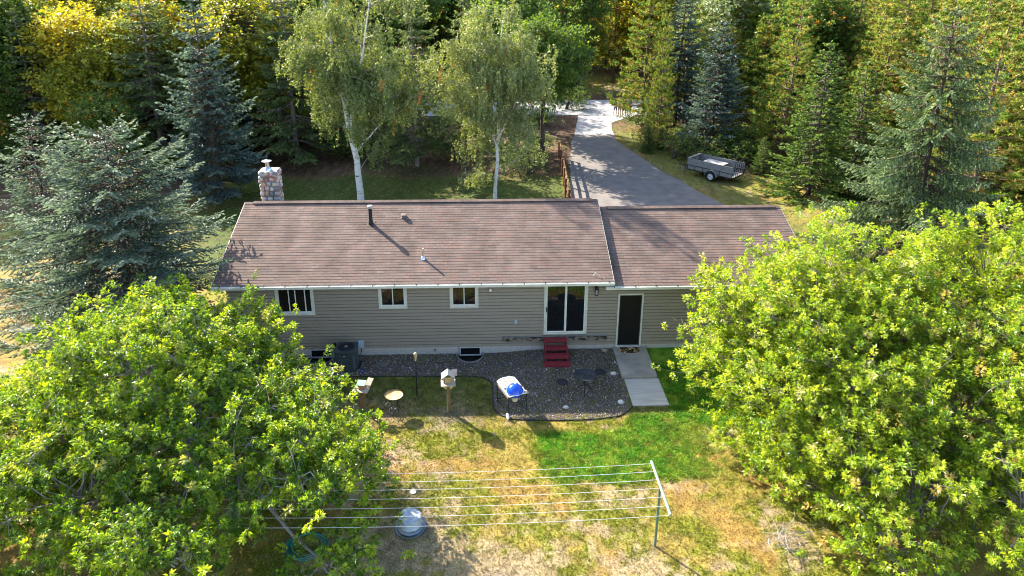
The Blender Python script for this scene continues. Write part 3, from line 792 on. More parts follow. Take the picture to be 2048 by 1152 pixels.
# red steps
st = thing('wooden_steps', 'dark red painted wooden steps leaning up to the patio door', 'steps', (12.40, -.36, 0), 0)
TR = [(.62, .40, .03, .44), (.45, .10, .03, .44), (.30, -.20, .13, .46), (.135, -.50, .13, .49)]
for z, yc_, th, hw in TR:
    MB().box((-hw, yc_ - .14, z - .035), (hw, yc_ + .12, z)).build('tread', M['red_paint'], st, bevel=.004)
    MB().box((-hw + .01, yc_ - .146, z - .035 - (.03 if th < .1 else .07)), (hw - .01, yc_ - .12, z - .037)).build('riser', M['red_paint'], st)
for x in (-.41, .385):
    MB().add([(x, .60, -.02), (x, -.62, -.02), (x, -.62, .06), (x, .30, .58), (x, .60, .58), (x + .03, .60, -.02), (x + .03, -.62, -.02), (x + .03, -.62, .06), (x + .03, .30, .58), (x + .03, .60, .58)],
             [(0, 1, 2, 3, 4), (9, 8, 7, 6, 5), (0, 5, 6, 1), (1, 6, 7, 2), (2, 7, 8, 3), (3, 8, 9, 4)]).build('stringer', M['red_paint'], st)

# slabs and mat
o = MB().box((14.63, -1.80, -.1), (15.90, .29, .095)).build('concrete_slab', M['concrete'], None, bevel=.012); tag(o, 'raised concrete stoop slab in front of the dark back door', 'slab')
o = MB().box((14.70, -3.47, -.1), (15.93, -1.83, .035)).build('concrete_slab', M['concrete_light'], None, bevel=.012); tag(o, 'lower pale concrete slab one step down from the stoop', 'slab')
mm, t, p = nt('leopard_mat')
tc = t.nodes.new('ShaderNodeTexCoord'); vo = t.nodes.new('ShaderNodeTexVoronoi'); vo.inputs['Scale'].default_value = 9; t.links.new(tc.outputs['Object'], vo.inputs['Vector'])
cr = t.nodes.new('ShaderNodeValToRGB'); cr.color_ramp.elements[0].color = (.20, .09, .03, 1); cr.color_ramp.elements[0].position = .25
e = cr.color_ramp.elements.new(.38); e.color = (.015, .012, .01, 1); e = cr.color_ramp.elements.new(.55); e.color = (.02, .015, .01, 1)
cr.color_ramp.elements[-1].color = (.48, .32, .15, 1); cr.color_ramp.elements[-1].position = .66
t.links.new(vo.outputs['Distance'], cr.inputs[0]); t.links.new(cr.outputs[0], p.inputs['Base Color']); setp(p, rough=1.0, spec=.1)
vo.inputs['Scale'].default_value = 8
P = [(-.40, .24), (.40, .24)] + [(.40 * math.cos(a), -.0 + .26 * math.sin(a)) for a in np.linspace(0, -math.pi, 13)]
P = [(-.40, .20), (-.40, -.02)] + [(-.40 * math.cos(a), -.02 - .24 * math.sin(a) ** .7) for a in np.linspace(.15, math.pi - .15, 11)] + [(.40, -.02), (.40, .20)]
o = MB().prism(P, 0, .014).build('door_mat', mm); o.location = (15.22, .06, .097)
tag(o, 'brown leopard spotted half round door mat on the stoop at the dark door', 'door mat')

# bistro table and chairs
tb = thing('bistro_table', 'round black metal bistro table standing on the gravel', 'table', (13.16, -2.63, 0), 0)
MB().lathe([(.0, .70), (.37, .70), (.39, .715), (.385, .735), (.36, .726), (.0, .724)], 40).build('table_top', M['black'], tb, smooth=True)
sp = MB()
for r_ in (.33, .27, .21, .15, .09): sp.tube([(r_ * math.cos(a), r_ * math.sin(a), .728) for a in np.linspace(0, 2 * math.pi, 29)[:-1]], .006, 4, closed=True)
sp.build('table_ring', M['ac'], tb)
for j in range(3):
    a = j * 2 * math.pi / 3 + .4; c_, s_ = math.cos(a), math.sin(a)
    MB().tube([(.04 * c_, .04 * s_, .70), (.03 * c_, .03 * s_, .45), (.06 * c_, .06 * s_, .28), (.20 * c_, .20 * s_, .20), (.28 * c_, .28 * s_, .10), (.33 * c_, .33 * s_, .012), (.37 * c_, .37 * s_, .03)], .013, 6).tube([(.06 * c_, .06 * s_, .28), (.12 * c_, .12 * s_, .36), (.17 * c_, .17 * s_, .30), (.12 * c_, .12 * s_, .26)], .008, 5).build('leg', M['black'], tb)
def bistro_chair(label, x, y, rz):
    c = thing('bistro_chair', label, 'chair', (x, y, 0), rz, 'bistro chairs by the patio table')
    MB().lathe([(.0, .44), (.18, .44), (.205, .455), (.195, .47), (.0, .462)], 28).build('seat', M['black'], c, smooth=True)
    for j in range(4):
        a = math.pi / 4 + j * math.pi / 2
        MB().tube([(.17 * math.cos(a), .17 * math.sin(a), .45), (.20 * math.cos(a), .20 * math.sin(a), .2), (.25 * math.cos(a), .25 * math.sin(a), .005)], .009, 5).build('leg', M['black'], c)
    bk = MB().tube([(-.18, .10, .45), (-.19, .18, .70), (-.15, .22, .86), (0, .24, .92), (.15, .22, .86), (.19, .18, .70), (.18, .10, .45)], .009, 5)
    bk.build('backrest', M['black'], c)
    bb = MB()
    for q in (-.09, 0, .09): bb.tube([(q, .14, .45), (q * 1.2, .20, .70), (q * .9, .235, .89)], .006, 5)
    bb.build('back_bar', M['black'], c)
bistro_chair('black bistro chair beside the red steps, on the grill side of the round table', 12.40, -2.62, R(28))
bistro_chair('black bistro chair tucked between the round table and the concrete stoop', 13.78, -2.04, R(-28))

# kettle grill in its cart
gr = thing('kettle_grill', 'blue kettle grill set in a grey work table on wheels at the gravel edge', 'grill', (10.62, -3.43, 0), 0)
ux, uy = .37, -.93; rzg = math.atan2(uy, ux)             # local x runs along the cart towards the kettle
gr.rotation_euler = (0, 0, rzg)
L_, W2 = .52, .31
top = MB()
K = (.28, 0)
outer = [(L_, -W2), (L_, W2), (-L_ + .05, W2), (-L_ - .04, W2 * .55), (-L_ - .07, 0), (-L_ - .04, -W2 * .55), (-L_ + .05, -W2)]
# table top up to the kettle opening
tt_ = [(.02, -W2), (.02, -.10), (-.015, 0), (.02, .10), (.02, W2), (-L_ + .05, W2), (-L_ - .04, W2 * .55), (-L_ - .07, 0), (-L_ - .04, -W2 * .55), (-L_ + .05, -W2)]
top.prism(tt_, .82, .845).build('table_top', M['shell_white'], gr)
MB().tube([(x, y, .835) for x, y in outer], .018, 6, closed=True).build('table_rim', M['white_paint'], gr)
MB().box((.02, W2 - .06, .80), (L_, W2, .83)).box((.02, -W2, .80), (L_, -W2 + .06, .83)).box((-L_ + .02, -W2 - .004, .70), (L_ - .1, -W2 + .012, .82)).build('side_panel', M['shell_white'], gr)
MB().lathe([(.0, .24), (.06, .235), (.16, .19), (.24, .11), (.275, .03), (.285, 0)], 36, (K[0], 0, .86)).build('lid', M['blue_enamel'], gr, smooth=True)
MB().lathe([(.285, 0), (.275, -.05), (.23, -.14), (.14, -.21), (.06, -.235), (0, -.24)], 36, (K[0], 0, .855)).build('bowl', M['blue_enamel'], gr, smooth=True)
MB().tube([(K[0] + .292 * math.cos(a), .292 * math.sin(a), .857) for a in np.linspace(0, 2 * math.pi, 37)[:-1]], .011, 6, closed=True).build('rim', M['steel'], gr)
MB().tube([(K[0] - .09, 0, 1.075), (K[0] - .07, 0, 1.14), (K[0] + .07, 0, 1.14), (K[0] + .09, 0, 1.075)], .012, 6).box((K[0] - .06, -.02, 1.13), (K[0] + .06, .02, 1.155)).build('lid_handle', M['wood_pale'], gr)
MB().lathe([(.05, .012), (.04, .02), (.0, .024)], 12, (K[0] - .12, .10, 1.055)).build('lid_vent', M['steel'], gr)
MB().lathe([(.0, .47), (.085, .475), (.10, .50), (.11, .62), (.0, .62)], 20, (K[0], 0, 0)).build('ash_pot', mat('ash_pot', (.60, .55, .40), (.5, .45, .32), 9, rough=.45), gr, smooth=True)
for x, y in ((L_ - .02, W2), (L_ - .02, -W2), (-L_ + .06, W2), (-L_ + .06, -W2)):
    MB().tube([(x, y, .82), (x, y, .09 if x > 0 and y < 0 else .0)], .015, 6).build('leg', M['black'], gr)
MB().tube([(L_ - .02, W2, .14), (L_ - .02, -W2, .14)], .013, 6).tube([(-L_ + .06, W2, .16), (-L_ + .06, -W2, .16)], .013, 6).tube([(L_ - .02, -W2, .13), (-L_ + .06, -W2, .15)], .013, 6).tube([(L_ - .02, W2, .13), (-L_ + .06, W2, .15)], .013, 6).build('lower_frame', M['black'], gr)
for y in (-W2 - .045,):
    w_ = MB().lathe([(.05, -.02), (.095, -.02), (.10, 0), (.095, .02), (.05, .02), (.02, .03), (0, .03)], 24).build('wheel', M['white_paint'], gr, smooth=True)
    w_.rotation_euler = (math.pi / 2, 0, 0); w_.location = (L_ - .02, y, .10)
MB().tube([(L_ - .02, W2 + .03, .83), (L_ + .02, W2 + .05, .83)], .03, 8).lathe([(.035, .0), (.035, .07), (0, .08)], 10, (L_ - .03, W2, .83)).build('knob', M['wood_pale'], gr)

# bird bath
bb = thing('bird_bath', 'shallow rusty basin bird bath on a scrolled black metal stand', 'bird bath', (6.76, -3.47, 0), .3)
MB().lathe([(.0, .56), (.16, .565), (.285, .615), (.30, .62), (.285, .60), (.16, .545), (.0, .54)], 36).build('basin', M['rust'], bb, smooth=True)
MB().tube([(.298 * math.cos(a), .298 * math.sin(a), .622) for a in np.linspace(0, 2 * math.pi, 37)[:-1]], .012, 6, closed=True).build('rim', M['brown_metal'], bb)
for j in range(4):
    a = j * math.pi / 2 + .5
    MB().tube([(.17 * math.cos(a), .17 * math.sin(a), .56), (.16 * math.cos(a), .16 * math.sin(a), .3), (.21 * math.cos(a), .21 * math.sin(a), 0)], .010, 5).build('leg', M['black'], bb)
scr = MB()
def scroll(cx, cy, cz, r, t0, t1, ax): 
    return [(cx + ax[0] * r * (1 - .6 * q) * math.cos(t0 + (t1 - t0) * q), cy + ax[1] * r * (1 - .6 * q) * math.cos(t0 + (t1 - t0) * q), cz + r * (1 - .6 * q) * math.sin(t0 + (t1 - t0) * q)) for q in np.linspace(0, 1, 22)]
scr.tube(scroll(-.10, -.16, .16, .15, 0, 8.5, (1, .2)), .013, 6).tube(scroll(-.22, -.14, .38, .10, 3, -4.5, (1, .2)), .011, 6).tube(scroll(.03, -.15, .11, .10, 3.1, -4.5, (1, .2)), .011, 6)
scr.build('scroll_ornament', mat('worn_scroll', (.05, .045, .04), (.30, .28, .25), 9, rough=.5, lo=.5, hi=.65), bb)

# torch
to = thing('garden_torch', 'slim black garden torch pole with a pale head in the shaded grass', 'torch', (7.42, -2.62, 0))
MB().tube([(0, 0, 0), (.01, 0, 1.42)], [.020, .018], 8).build('pole', M['black'], to)
MB().lathe([(.022, 1.38), (.028, 1.46), (.055, 1.58), (.06, 1.66), (.03, 1.69), (0, 1.70)], 14, (.01, 0, 0)).build('torch_head', M['flame'], to, smooth=True)

# bird feeder tables
f1 = thing('bird_feeder', 'bird feeder house with pale gable roof on a wooden post beside the grill', 'bird feeder', (8.55, -3.55, 0), R(4))
MB().box((-.045, -.045, -.02), (.045, .045, 1.12)).build('post', M['wood_brown'], f1)
MB().box((-.235, -.26, 1.12), (.235, .14, 1.15), rotm(x=R(0))).build('tray', M['wood_pale'], f1, bevel=.004)
MB().box((-.20, .10, 1.152), (.17, .24, 1.175)).build('tray_back', M['ac_dark'], f1)
MB().box((-.11, -.09, 1.152), (.11, .12, 1.36)).build('seed_hopper', mat('seed_hopper', (.5, .36, .16), (.4, .28, .11), 12, rough=.6), f1)
for x in (-.155, .125):
    MB().box((x, -.10, 1.152), (x + .03, .13, 1.37)).build('side_wall', M['wood_pale'], f1)
for s_ in (-1, 1):
    MB().add([(0, -.17, 1.52), (0, .20, 1.52), (s_ * .22, .20, 1.36), (s_ * .22, -.17, 1.36), (0, -.17, 1.495), (0, .20, 1.495), (s_ * .22, .20, 1.335), (s_ * .22, -.17, 1.335)],
             [(0, 1, 2, 3), (7, 6, 5, 4), (3, 2, 6, 7), (0, 3, 7, 4), (1, 5, 6, 2)]).build('roof_panel', M['shell_white'], f1)
MB().box((-.09, -.01, -.11), (.09, .01, .11), rotm(x=R(-50), z=R(-8)), at=(.21, .24, 1.33)).build('rear_board', M['wood_pale'], f1)
ds = MB().lathe([(.0, 0), (.19, 0), (.19, .014), (0, .014)], 28).build('yellow_disc', M['gold'], f1); ds.location = (0, .10, 1.0); ds.rotation_euler = (R(62), 0, 0)
MB().tube([(-.10, .02, 1.12), (-.10, .06, 1.0)], .01, 5).build('hook', M['black'], f1)
MB().box((-.06, -.055, .02), (-.045, -.035, .66)).build('batten', M['wood_pale'], f1)
f2 = thing('bird_feeder', 'green roofed bird feeder on a thick wooden post at the edge of the maple leaves', 'bird feeder', (5.71, -3.38, 0), R(-8))
MB().box((-.07, -.07, -.02), (.07, .07, .80)).build('post', M['wood_brown'], f2)
MB().box((-.28, -.22, .80), (.24, .16, .83)).build('tray', M['wood_pale'], f2, bevel=.004)
MB().box((-.10, -.06, .83), (.09, .12, 1.0)).build('seed_box', M['orange_wood'], f2)
MB().box((-.15, -.12, -.01), (.13, .13, .01), rotm(x=R(14)), at=(0, .02, 1.03)).build('roof_panel', M['roof_green'], f2)
MB().box((-.10, -.01, -.14), (.10, .01, .14), rotm(x=R(-62), z=R(-12)), at=(.20, .22, .97)).build('rear_board', M['wood_pale'], f2)
MB().box((-.18, .10, .832), (.22, .17, .85)).build('tray_edge', M['ac_dark'], f2)
f3 = thing('feeding_tray', 'bare pale feeding tray on a short post in front of the air conditioner', 'feeding tray', (4.33, -2.1, 0), R(6))
MB().box((-.05, -.05, -.02), (.05, .05, .66)).build('post', M['wood_brown'], f3)
MB().box((-.2, -.17, .66), (.2, .17, .69)).build('tray', M['wood_pale'], f3, bevel=.004)

# small things
def blob(name, m_, x, y, sx, sy, sz_, label, cat, seed, z=None):
    rb = random.Random(seed); b_ = MB().lathe([(0, -.5), (.3, -.45), (.48, -.25), (.5, .0), (.42, .28), (.25, .45), (0, .5)], 9)
    V = [(a * sx * rb.uniform(.85, 1.15), c_ * sy * rb.uniform(.85, 1.15), q * sz_ * rb.uniform(.85, 1.1)) for a, c_, q in b_.v]
    me = bpy.data.meshes.new(name); me.from_pydata(V, [], b_.f); me.materials.append(m_)
    o = bpy.data.objects.new(name, me); link(o); o.location = (x, y, (GZf(x, y) if z is None else z) + sz_ * .35); tag(o, label, cat); return o
blob('rock', M['rock'], 14.37, -1.5, .22, .16, .13, 'white rock beside the corner of the concrete stoop', 'rock', 1)
blob('rock', M['rock'], 12.44, -3.48, .20, .15, .11, 'pale rock near the sunny edge of the gravel, below the bistro chair', 'rock', 2)
blob('rock', M['rock'], 14.32, -3.27, .20, .18, .15, 'white rock by the outer corner of the lower slab', 'rock', 3)
blob('rock', M['rock_tan'], 14.30, .12, .24, .16, .11, 'flat tan rock against the wall left of the door', 'rock', 4)
blob('leaf_litter', M['rock_tan'], 12.98, -1.22, .10, .08, .03, 'small curled tan leaf lying on the gravel behind the table', 'leaf', 5)
blob('garden_ornament', mat('cobalt_glaze', (.01, .05, .45), rough=.12, spec=.8), 5.32, -1.02, .12, .12, .12, 'small shiny blue ball on the gravel beside the air conditioner', 'ornament', 6)
o = MB().prism([(-.42, -.13), (.18, -.15), (.33, .14), (-.12, .16)], 0, .04).build('flat_stone', M['flag']); o.location = (5.92, -.45, GZf(5.9, -.45) + .015); o.rotation_euler = (R(3), R(-3), 0); tag(o, 'dark flat stone lying on the gravel by the wall', 'stone')
o = MB().lathe([(.0, .0), (.085, 0), (.085, .012), (.06, .02), (.0, .014)], 18).build('white_disc', M['white_paint'], smooth=True); o.location = (7.71, -7.36, GZf(7.71, -7.36) + .01); tag(o, 'small white disc lying on bare ground beyond the metal tub', 'disc')

# upturned washtub on a wide basin
tubs = MB().lathe([(.30, .02), (.345, .03), (.40, .085), (.415, .10), (.405, .075), (.36, .0), (.30, .0)], 40).build('basin', M['galv'], smooth=True)
tubs.location = (7.77, -8.72, GZf(7.77, -8.72) + .0); tubs.rotation_euler = (R(4), R(-3), 0); tag(tubs, 'wide shallow metal basin under the upturned washtub', 'basin')
wt = thing('washtub', 'upturned galvanised washtub with ringed base sitting in a wide basin', 'washtub', (7.75, -8.68, GZf(7.75, -8.68) + .03))
prof = [(.335, .0), (.345, .012), (.335, .024), (.325, .03), (.318, .11), (.323, .118), (.316, .126), (.300, .335), (.292, .350)]
for j in range(9):
    r_ = .285 - j * .030; prof += [(r_, .352), (r_ - .010, .345), (r_ - .020, .352)]
prof += [(0, .349)]
MB().lathe(prof, 44).build('shell', M['galv'], wt, smooth=True)
for s_ in (-1, 1): MB().tube([(s_ * .325, -.06, .14), (s_ * .365, -.05, .10), (s_ * .365, .05, .10), (s_ * .325, .06, .14)], .010, 6).build('handle', M['galv'], wt)

# clothesline
cl = thing('clothesline', 'green T post clothesline with seven white lines stretched over the dry lawn', 'clothesline', (14.09, -9.6, 0))
MB().tube([(0, .05, -.02), (-.02, 0, 1.93)], .032, 10).build('post', M['green_metal'], cl)
MB().tube([(-.035, .92, 1.95), (.0, -1.0, 1.95)], .036, 10).build('crossarm', M['green_pale'], cl)
MB().tube([(-12.2, .15, -.02), (-12.2, .1, 1.93)], .032, 10).build('post', M['green_metal'], cl)
MB().tube([(-12.2, 1.0, 1.95), (-12.2, -1.0, 1.95)], .036, 10).build('crossarm', M['green_pale'], cl)
for j in range(7):
    v = .86 - j * (1.84 / 6)
    v2 = .86 - j * (1.84 / 6)
    pts = []
    for q in np.linspace(0, 1, 24):
        pts.append((-.03 - 12.1 * q, v + (v2 - v + .05) * q, 1.93 - .16 * 4 * q * (1 - q) * (1 + .06 * math.sin(j * 2.1))))
    MB().tube(pts, .0042, 5).build('line', M['rope'], cl)
    MB().tube([(-.03, v, 1.93), (.01, v + .005, 1.955)], .010, 5).build('eye_hook', M['steel'], cl)
# coiled hose
hs = MB(); rh = random.Random(5)
for k_ in range(7):
    r0 = .44 + rh.uniform(-.07, .07); ox, oy = rh.uniform(-.05, .05), rh.uniform(-.05, .05)
    pts = [(ox + (r0 + .02 * math.sin(3 * a + k_)) * math.cos(a), oy + (r0 + .02 * math.cos(2 * a + k_)) * .92 * math.sin(a), .02 + .012 * k_ + .01 * math.sin(5 * a)) for a in np.linspace(0, 2 * math.pi, 49)[:-1]]
    hs.tube(pts, .012, 6, closed=True)
hs.tube([(.45, 0, .05), (.6, -.25, .02), (.8, -.2, .015), (.95, -.45, .015)], .012, 6)
o = hs.build('garden_hose', M['hose'], smooth=True); o.location = (5.15, -9.3, GZf(5.15, -9.3)); tag(o, 'coiled teal garden hose on bare ground under the maple branches', 'hose')
# brush pile of bare branches
br = MB(); rb = random.Random(12)
for k_ in range(26):
    a = rb.uniform(0, 6.28); r_ = rb.uniform(0, .45); x, y, z = r_ * math.cos(a), r_ * math.sin(a), rb.uniform(.02, .35)
    d = rb.uniform(0, 6.28); l_ = rb.uniform(.35, .95); cv = rb.uniform(-1.6, 1.6); pts = []
    for q in range(7):
        pts.append((x, y, max(.01, z + .12 * math.sin(q * .5)))); x += math.cos(d) * l_ / 6; y += math.sin(d) * l_ / 6; d += cv / 6; z += rb.uniform(-.05, .05)
    br.tube(pts, [.011 * (1 - .1 * q) for q in range(7)], 4)
o = br.build('brush_pile', M['twig']); o.location = (17.5, -9.75, GZf(17.5, -9.75)); tag(o, 'loose heap of bare pale branches on the dry grass under the right maple', 'branches')

# fence along the drive
fn = thing('rail_fence', 'low brown wooden rail fence along the near side of the asphalt drive', 'fence', (0, 0, 0))
fp_ = [(14.72 + .045 * (y - 17) ** 1.0 * (1 if y > 20 else .2), y) for y in (14.0, 16.2, 18.4, 20.6, 22.8, 25.0, 27.2)]
for x, y in fp_:
    MB().box((x - .06, y - .06, -.02), (x + .06, y + .06, 1.22)).build('post', M['wood_fence'], fn)
for (x, y), (x2, y2) in zip(fp_[:-1], fp_[1:]):
    for z, s_ in ((.35, .0), (.72, .1), (1.08, -.05)):
        d = Vector((x2 - x, y2 - y, 0)).normalized(); s2 = Vector((-d.y, d.x, 0)) * .02
        a_, b_ = Vector((x, y, z + s_ * .1)), Vector((x2, y2, z - s_ * .1))
        V = [a_ - s2 + Vector((.08, 0, -.07)), a_ + s2 + Vector((.08, 0, -.07)), a_ + s2 + Vector((.08, 0, .07)), a_ - s2 + Vector((.08, 0, .07)), b_ - s2 + Vector((.08, 0, -.07)), b_ + s2 + Vector((.08, 0, -.07)), b_ + s2 + Vector((.08, 0, .07)), b_ - s2 + Vector((.08, 0, .07))]
        MB().add(V, [(0, 1, 2, 3), (7, 6, 5, 4), (0, 4, 5, 1), (1, 5, 6, 2), (2, 6, 7, 3), (3, 7, 4, 0)]).build('rail', M['wood_fence'], fn)
# utility trailer
tr = thing('utility_trailer', 'weathered plank utility trailer with white wheels parked on the grass verge', 'trailer', (24.78, 21.50, 0))
ang = math.atan2(20.34 - 22.7, 25.81 - 23.55); tr.rotation_euler = (0, 0, ang)
tr.location = (25.12, 22.15, GZf(25, 22))
TL, TW = 1.66, .76
MB().box((-TL, -TW, .42), (TL, TW, .47)).build('deck', M['wood_grey'], tr)
fr = MB()
for y in (-TW - .02, TW - .02):
    fr.box((-TL, y, .40), (TL, y + .04, .47)).box((-TL, y, .72), (TL, y + .04, .76))
    for x in (-TL, -TL + .55, -TL + 1.15, TL - .95, TL - .04): fr.box((x, y, .47), (x + .04, y + .04, .72))
for x in (-TL, TL - .04): fr.box((x, -TW, .40), (x + .04, TW, .47))
fr.build('frame', M['black'], tr)
for y in (-TW - .045, TW + .022):
    for z0_, z1_ in ((.77, .985), (.99, 1.20)): MB().box((-TL, y, z0_), (TL, y + .035, z1_)).build('plank', M['wood_grey'], tr)
    MB().box((-TL + .04, y + .03 * (1 if y < 0 else -.4), .475), (TL - .05, y + .03 * (1 if y < 0 else -.4) + .012, .715)).build('plank', M['wood_grey'], tr)
for z0_, z1_ in ((.50, .74), (.77, .985), (.99, 1.20)): MB().box((-TL + .0, -TW, z0_), (-TL + .035, TW, z1_)).build('plank', M['wood_grey'], tr)
MB().box((-TL - .02, -TW - .04, 1.20), (-TL + .16, TW + .04, 1.235)).build('top_board', M['wood_grey'], tr)
for y in (-.25, .3): MB().box((-TL + .036, y, .47), (-TL + .08, y + .08, 1.19)).build('stake', M['wood_pale'], tr)
MB().box((-.85, -TW + .04, -.01), (.55, TW - .1, .02), rotm(y=R(2)), at=(0, 0, .98)).build('panel', mat('pale_panel', (.50, .44, .41), (.42, .37, .34), 4, rough=.8), tr)
MB().tube([(-TL, -.5, .42), (-TL - .85, 0, .42)], .03, 6).tube([(-TL, .5, .42), (-TL - .85, 0, .42)], .03, 6).tube([(-TL - .8, 0, .43), (-TL - 1.1, 0, .43)], .035, 6).build('tongue', M['black'], tr)
MB().box((-TL - .78, -.06, 0), (-TL - .62, .1, .36)).build('support_block', M['wood_grey'], tr)
MB().tube([(-TL - .9, .06, .1), (-TL - .9, .06, .55)], .02, 6).build('jack', M['steel'], tr)
for s_ in (-1, 1):
    wy = s_ * (TW + .16)
    wh = MB().lathe([(.20, -.09), (.31, -.085), (.335, -.05), (.335, .05), (.31, .085), (.20, .09), (.20, -.09)], 30, cap=False).build('wheel', M['rubber'], tr, smooth=True)
    wh.rotation_euler = (math.pi / 2, 0, 0); wh.location = (.22, wy, .335)
    rim = MB().lathe([(.205, -.088), (.195, -.05), (.12, -.04), (.10, -.07), (.0, -.07)], 24, cap=False)
    rim.lathe([(.205, .088), (.195, .05), (.12, .04), (.10, .07), (.0, .07)], 24, cap=False)
    rim.build('rim', M['white_paint'], wh)
    hb = MB().lathe([(.035, -.10), (.035, .10), (0, .10)], 10)
    for q in range(8): hb.lathe([(.018, -.079), (.018, .079)], 6, (.135 * math.cos(q * .785), .135 * math.sin(q * .785), 0))
    hb.build('hub', M['black'], wh)
    fd = MB(); P = [(.22 + .43 * math.cos(a), .33 + .43 * math.sin(a)) for a in np.linspace(math.pi * .97, .03 * math.pi, 15)]
    V = []
    for x, z in P: V += [(x, wy - .12, z), (x, wy + .12, z), (x * 1 + (.22 - x) * .05, wy + .12, z + (.33 - z) * .05), (x + (.22 - x) * .05, wy - .12, z + (.33 - z) * .05)]
    F = [(i * 4 + j, i * 4 + (j + 1) % 4, i * 4 + 4 + (j + 1) % 4, i * 4 + 4 + j) for i in range(14) for j in range(4)] + [(0, 1, 2, 3), (59, 58, 57, 56)]
    fd.add(V, F).build('fender', M['shell_white'], tr)
gt = MB()
gate = thing('tail_gate', None, None)
gate.parent = tr; gate.location = (TL + .02, 0, .45)
for k_ in range(6):
    y = -TW + .04 + k_ * (2 * TW - .08) / 5
    MB().tube([(0, y, 0), (.10, y, 1.12)], .018, 5).build('gate_bar', M['black'], gate)
MB().tube([(.10, -TW, 1.12), (.10, TW, 1.12)], .02, 5).tube([(.0, -TW, .02), (.0, TW, .02)], .02, 5).tube([(.05, -TW, .55), (.05, TW, .55)], .015, 5).build('gate_rail', M['black'], gate)
MB().box((TL - .5, -TW - .03, .36), (TL - .38, -TW + .0, .41)).build('tail_light', mat('red_lens', (.45, .02, .03), rough=.3), tr)

# people on the road, tiny: one skinned body each with clothes as children
def person(label, x, y, rz, h, shirt, shorts, skin=(.55, .36, .27), hair=(.05, .03, .02), stride=.12, seed=0):
    pr = thing('person', label, 'person', (x, y, GZf(x, y) + .06), rz)
    s_ = h / 1.75
    J = {'pelvis': (0, 0, .95), 'spine': (0, 0, 1.15), 'chest': (0, .01, 1.36), 'neck': (0, .0, 1.50), 'head': (0, -.02, 1.60), 'crown': (0, -.01, 1.71)}
    E = [('pelvis', 'spine'), ('spine', 'chest'), ('chest', 'neck'), ('neck', 'head'), ('head', 'crown')]
    Rr = {'pelvis': .13, 'spine': .115, 'chest': .14, 'neck': .055, 'head': .095, 'crown': .07}
    for q, sg in (('l', 1), ('r', -1)):
        f = stride * sg
        J.update({'sh' + q: (sg * .17, 0, 1.42), 'el' + q: (sg * .23, f * .6, 1.15), 'wr' + q: (sg * .22, -.1 + f, .93), 'ha' + q: (sg * .22, -.13 + f, .84),
                  'hi' + q: (sg * .09, 0, .90), 'kn' + q: (sg * .10, -f * .8 - .02, .50), 'an' + q: (sg * .10, -f * 1.2 + .03, .09), 'to' + q: (sg * .11, -f * 1.2 - .12, .04)})
        E += [('chest', 'sh' + q), ('sh' + q, 'el' + q), ('el' + q, 'wr' + q), ('wr' + q, 'ha' + q), ('pelvis', 'hi' + q), ('hi' + q, 'kn' + q), ('kn' + q, 'an' + q), ('an' + q, 'to' + q)]
        Rr.update({'sh' + q: .07, 'el' + q: .042, 'wr' + q: .03, 'ha' + q: .035, 'hi' + q: .09, 'kn' + q: .058, 'an' + q: .04, 'to' + q: .038})
    names = list(J)
    def skinned(nm, keep, grow, m_, par):
        ks = [n_ for n_ in names if n_ in keep]; ix = {n_: i for i, n_ in enumerate(ks)}
        me = bpy.data.meshes.new(nm); me.from_pydata([tuple(c * s_ for c in J[n_]) for n_ in ks], [(ix[a], ix[b]) for a, b in E if a in ix and b in ix], [])
        me.materials.append(m_); o = bpy.data.objects.new(nm, me); link(o, par)
        sk = o.modifiers.new('skin', 'SKIN'); sl = me.skin_vertices[0] if me.skin_vertices else None
        if sl is None:
            bpy.context.view_layer.objects.active = o; bpy.ops.mesh.customdata_skin_add() if hasattr(bpy.ops.mesh, 'customdata_skin_add') else None; sl = me.skin_vertices[0]
        for n_, i in ix.items(): sl.data[i].radius = ((Rr[n_] + grow) * s_,) * 2
        sl.data[0].use_root = True
        sb_ = o.modifiers.new('sub', 'SUBSURF'); sb_.levels = 1; sb_.render_levels = 1
        return o
    key = f'{seed}'
    skinned('body', names, 0, mat('skin' + key, skin, rough=.6), pr)
    skinned('shirt', ['pelvis', 'spine', 'chest', 'neck', 'shl', 'shr', 'ell', 'elr'], .02, mat('shirt' + key, shirt, rough=.9), pr)
    skinned('shorts', ['pelvis', 'hil', 'hir', 'knl', 'knr'], .02, mat('shorts' + key, shorts, rough=.9), pr)
    MB().lathe([(.10, .0), (.115, .05), (.09, .11), (0, .135)], 12, (0, .015 * s_, 1.60 * s_)).build('hair', mat('hair' + key, hair, rough=.8), pr, smooth=True)
# ------------------------------------------------------------------ vegetation
def norm(a): return a / (np.linalg.norm(a, axis=-1, keepdims=True) + 1e-9)
def leaf_quads(P, D, Nn, L, W, C, fold=.15):
    """rhombic leaf from P along D, face normal about Nn"""
    D = norm(D); S = norm(np.cross(D, Nn)); U = np.cross(S, D)
    L = L[:, None]; W = W[:, None]
    a = P; b = P + D * L * .45 + S * W * .5 + U * L * fold; c = P + D * L; d = P + D * L * .45 - S * W * .5 + U * L * fold
    V = np.stack([a, b, c, d], 1).reshape(-1, 3)
    return V, np.arange(len(V)).reshape(-1, 4), np.repeat(C, 4, 0)
class Foliage:
    def __init__(s): s.V = []; s.F = []; s.C = []; s.n = 0
    def add(s, V, F, C):
        s.V.append(V); s.F.append(F + s.n); s.C.append(C); s.n += len(V)
    def mesh(s, name, material):
        F4 = [f for f in s.F if f.shape[1] == 4]; F3 = [f for f in s.F if f.shape[1] == 3]
        Fs = ([np.concatenate(F4)] if F4 else []) + ([np.concatenate(F3)] if F3 else [])
        return np_mesh(name, np.concatenate(s.V), Fs, material, np.concatenate(s.C))
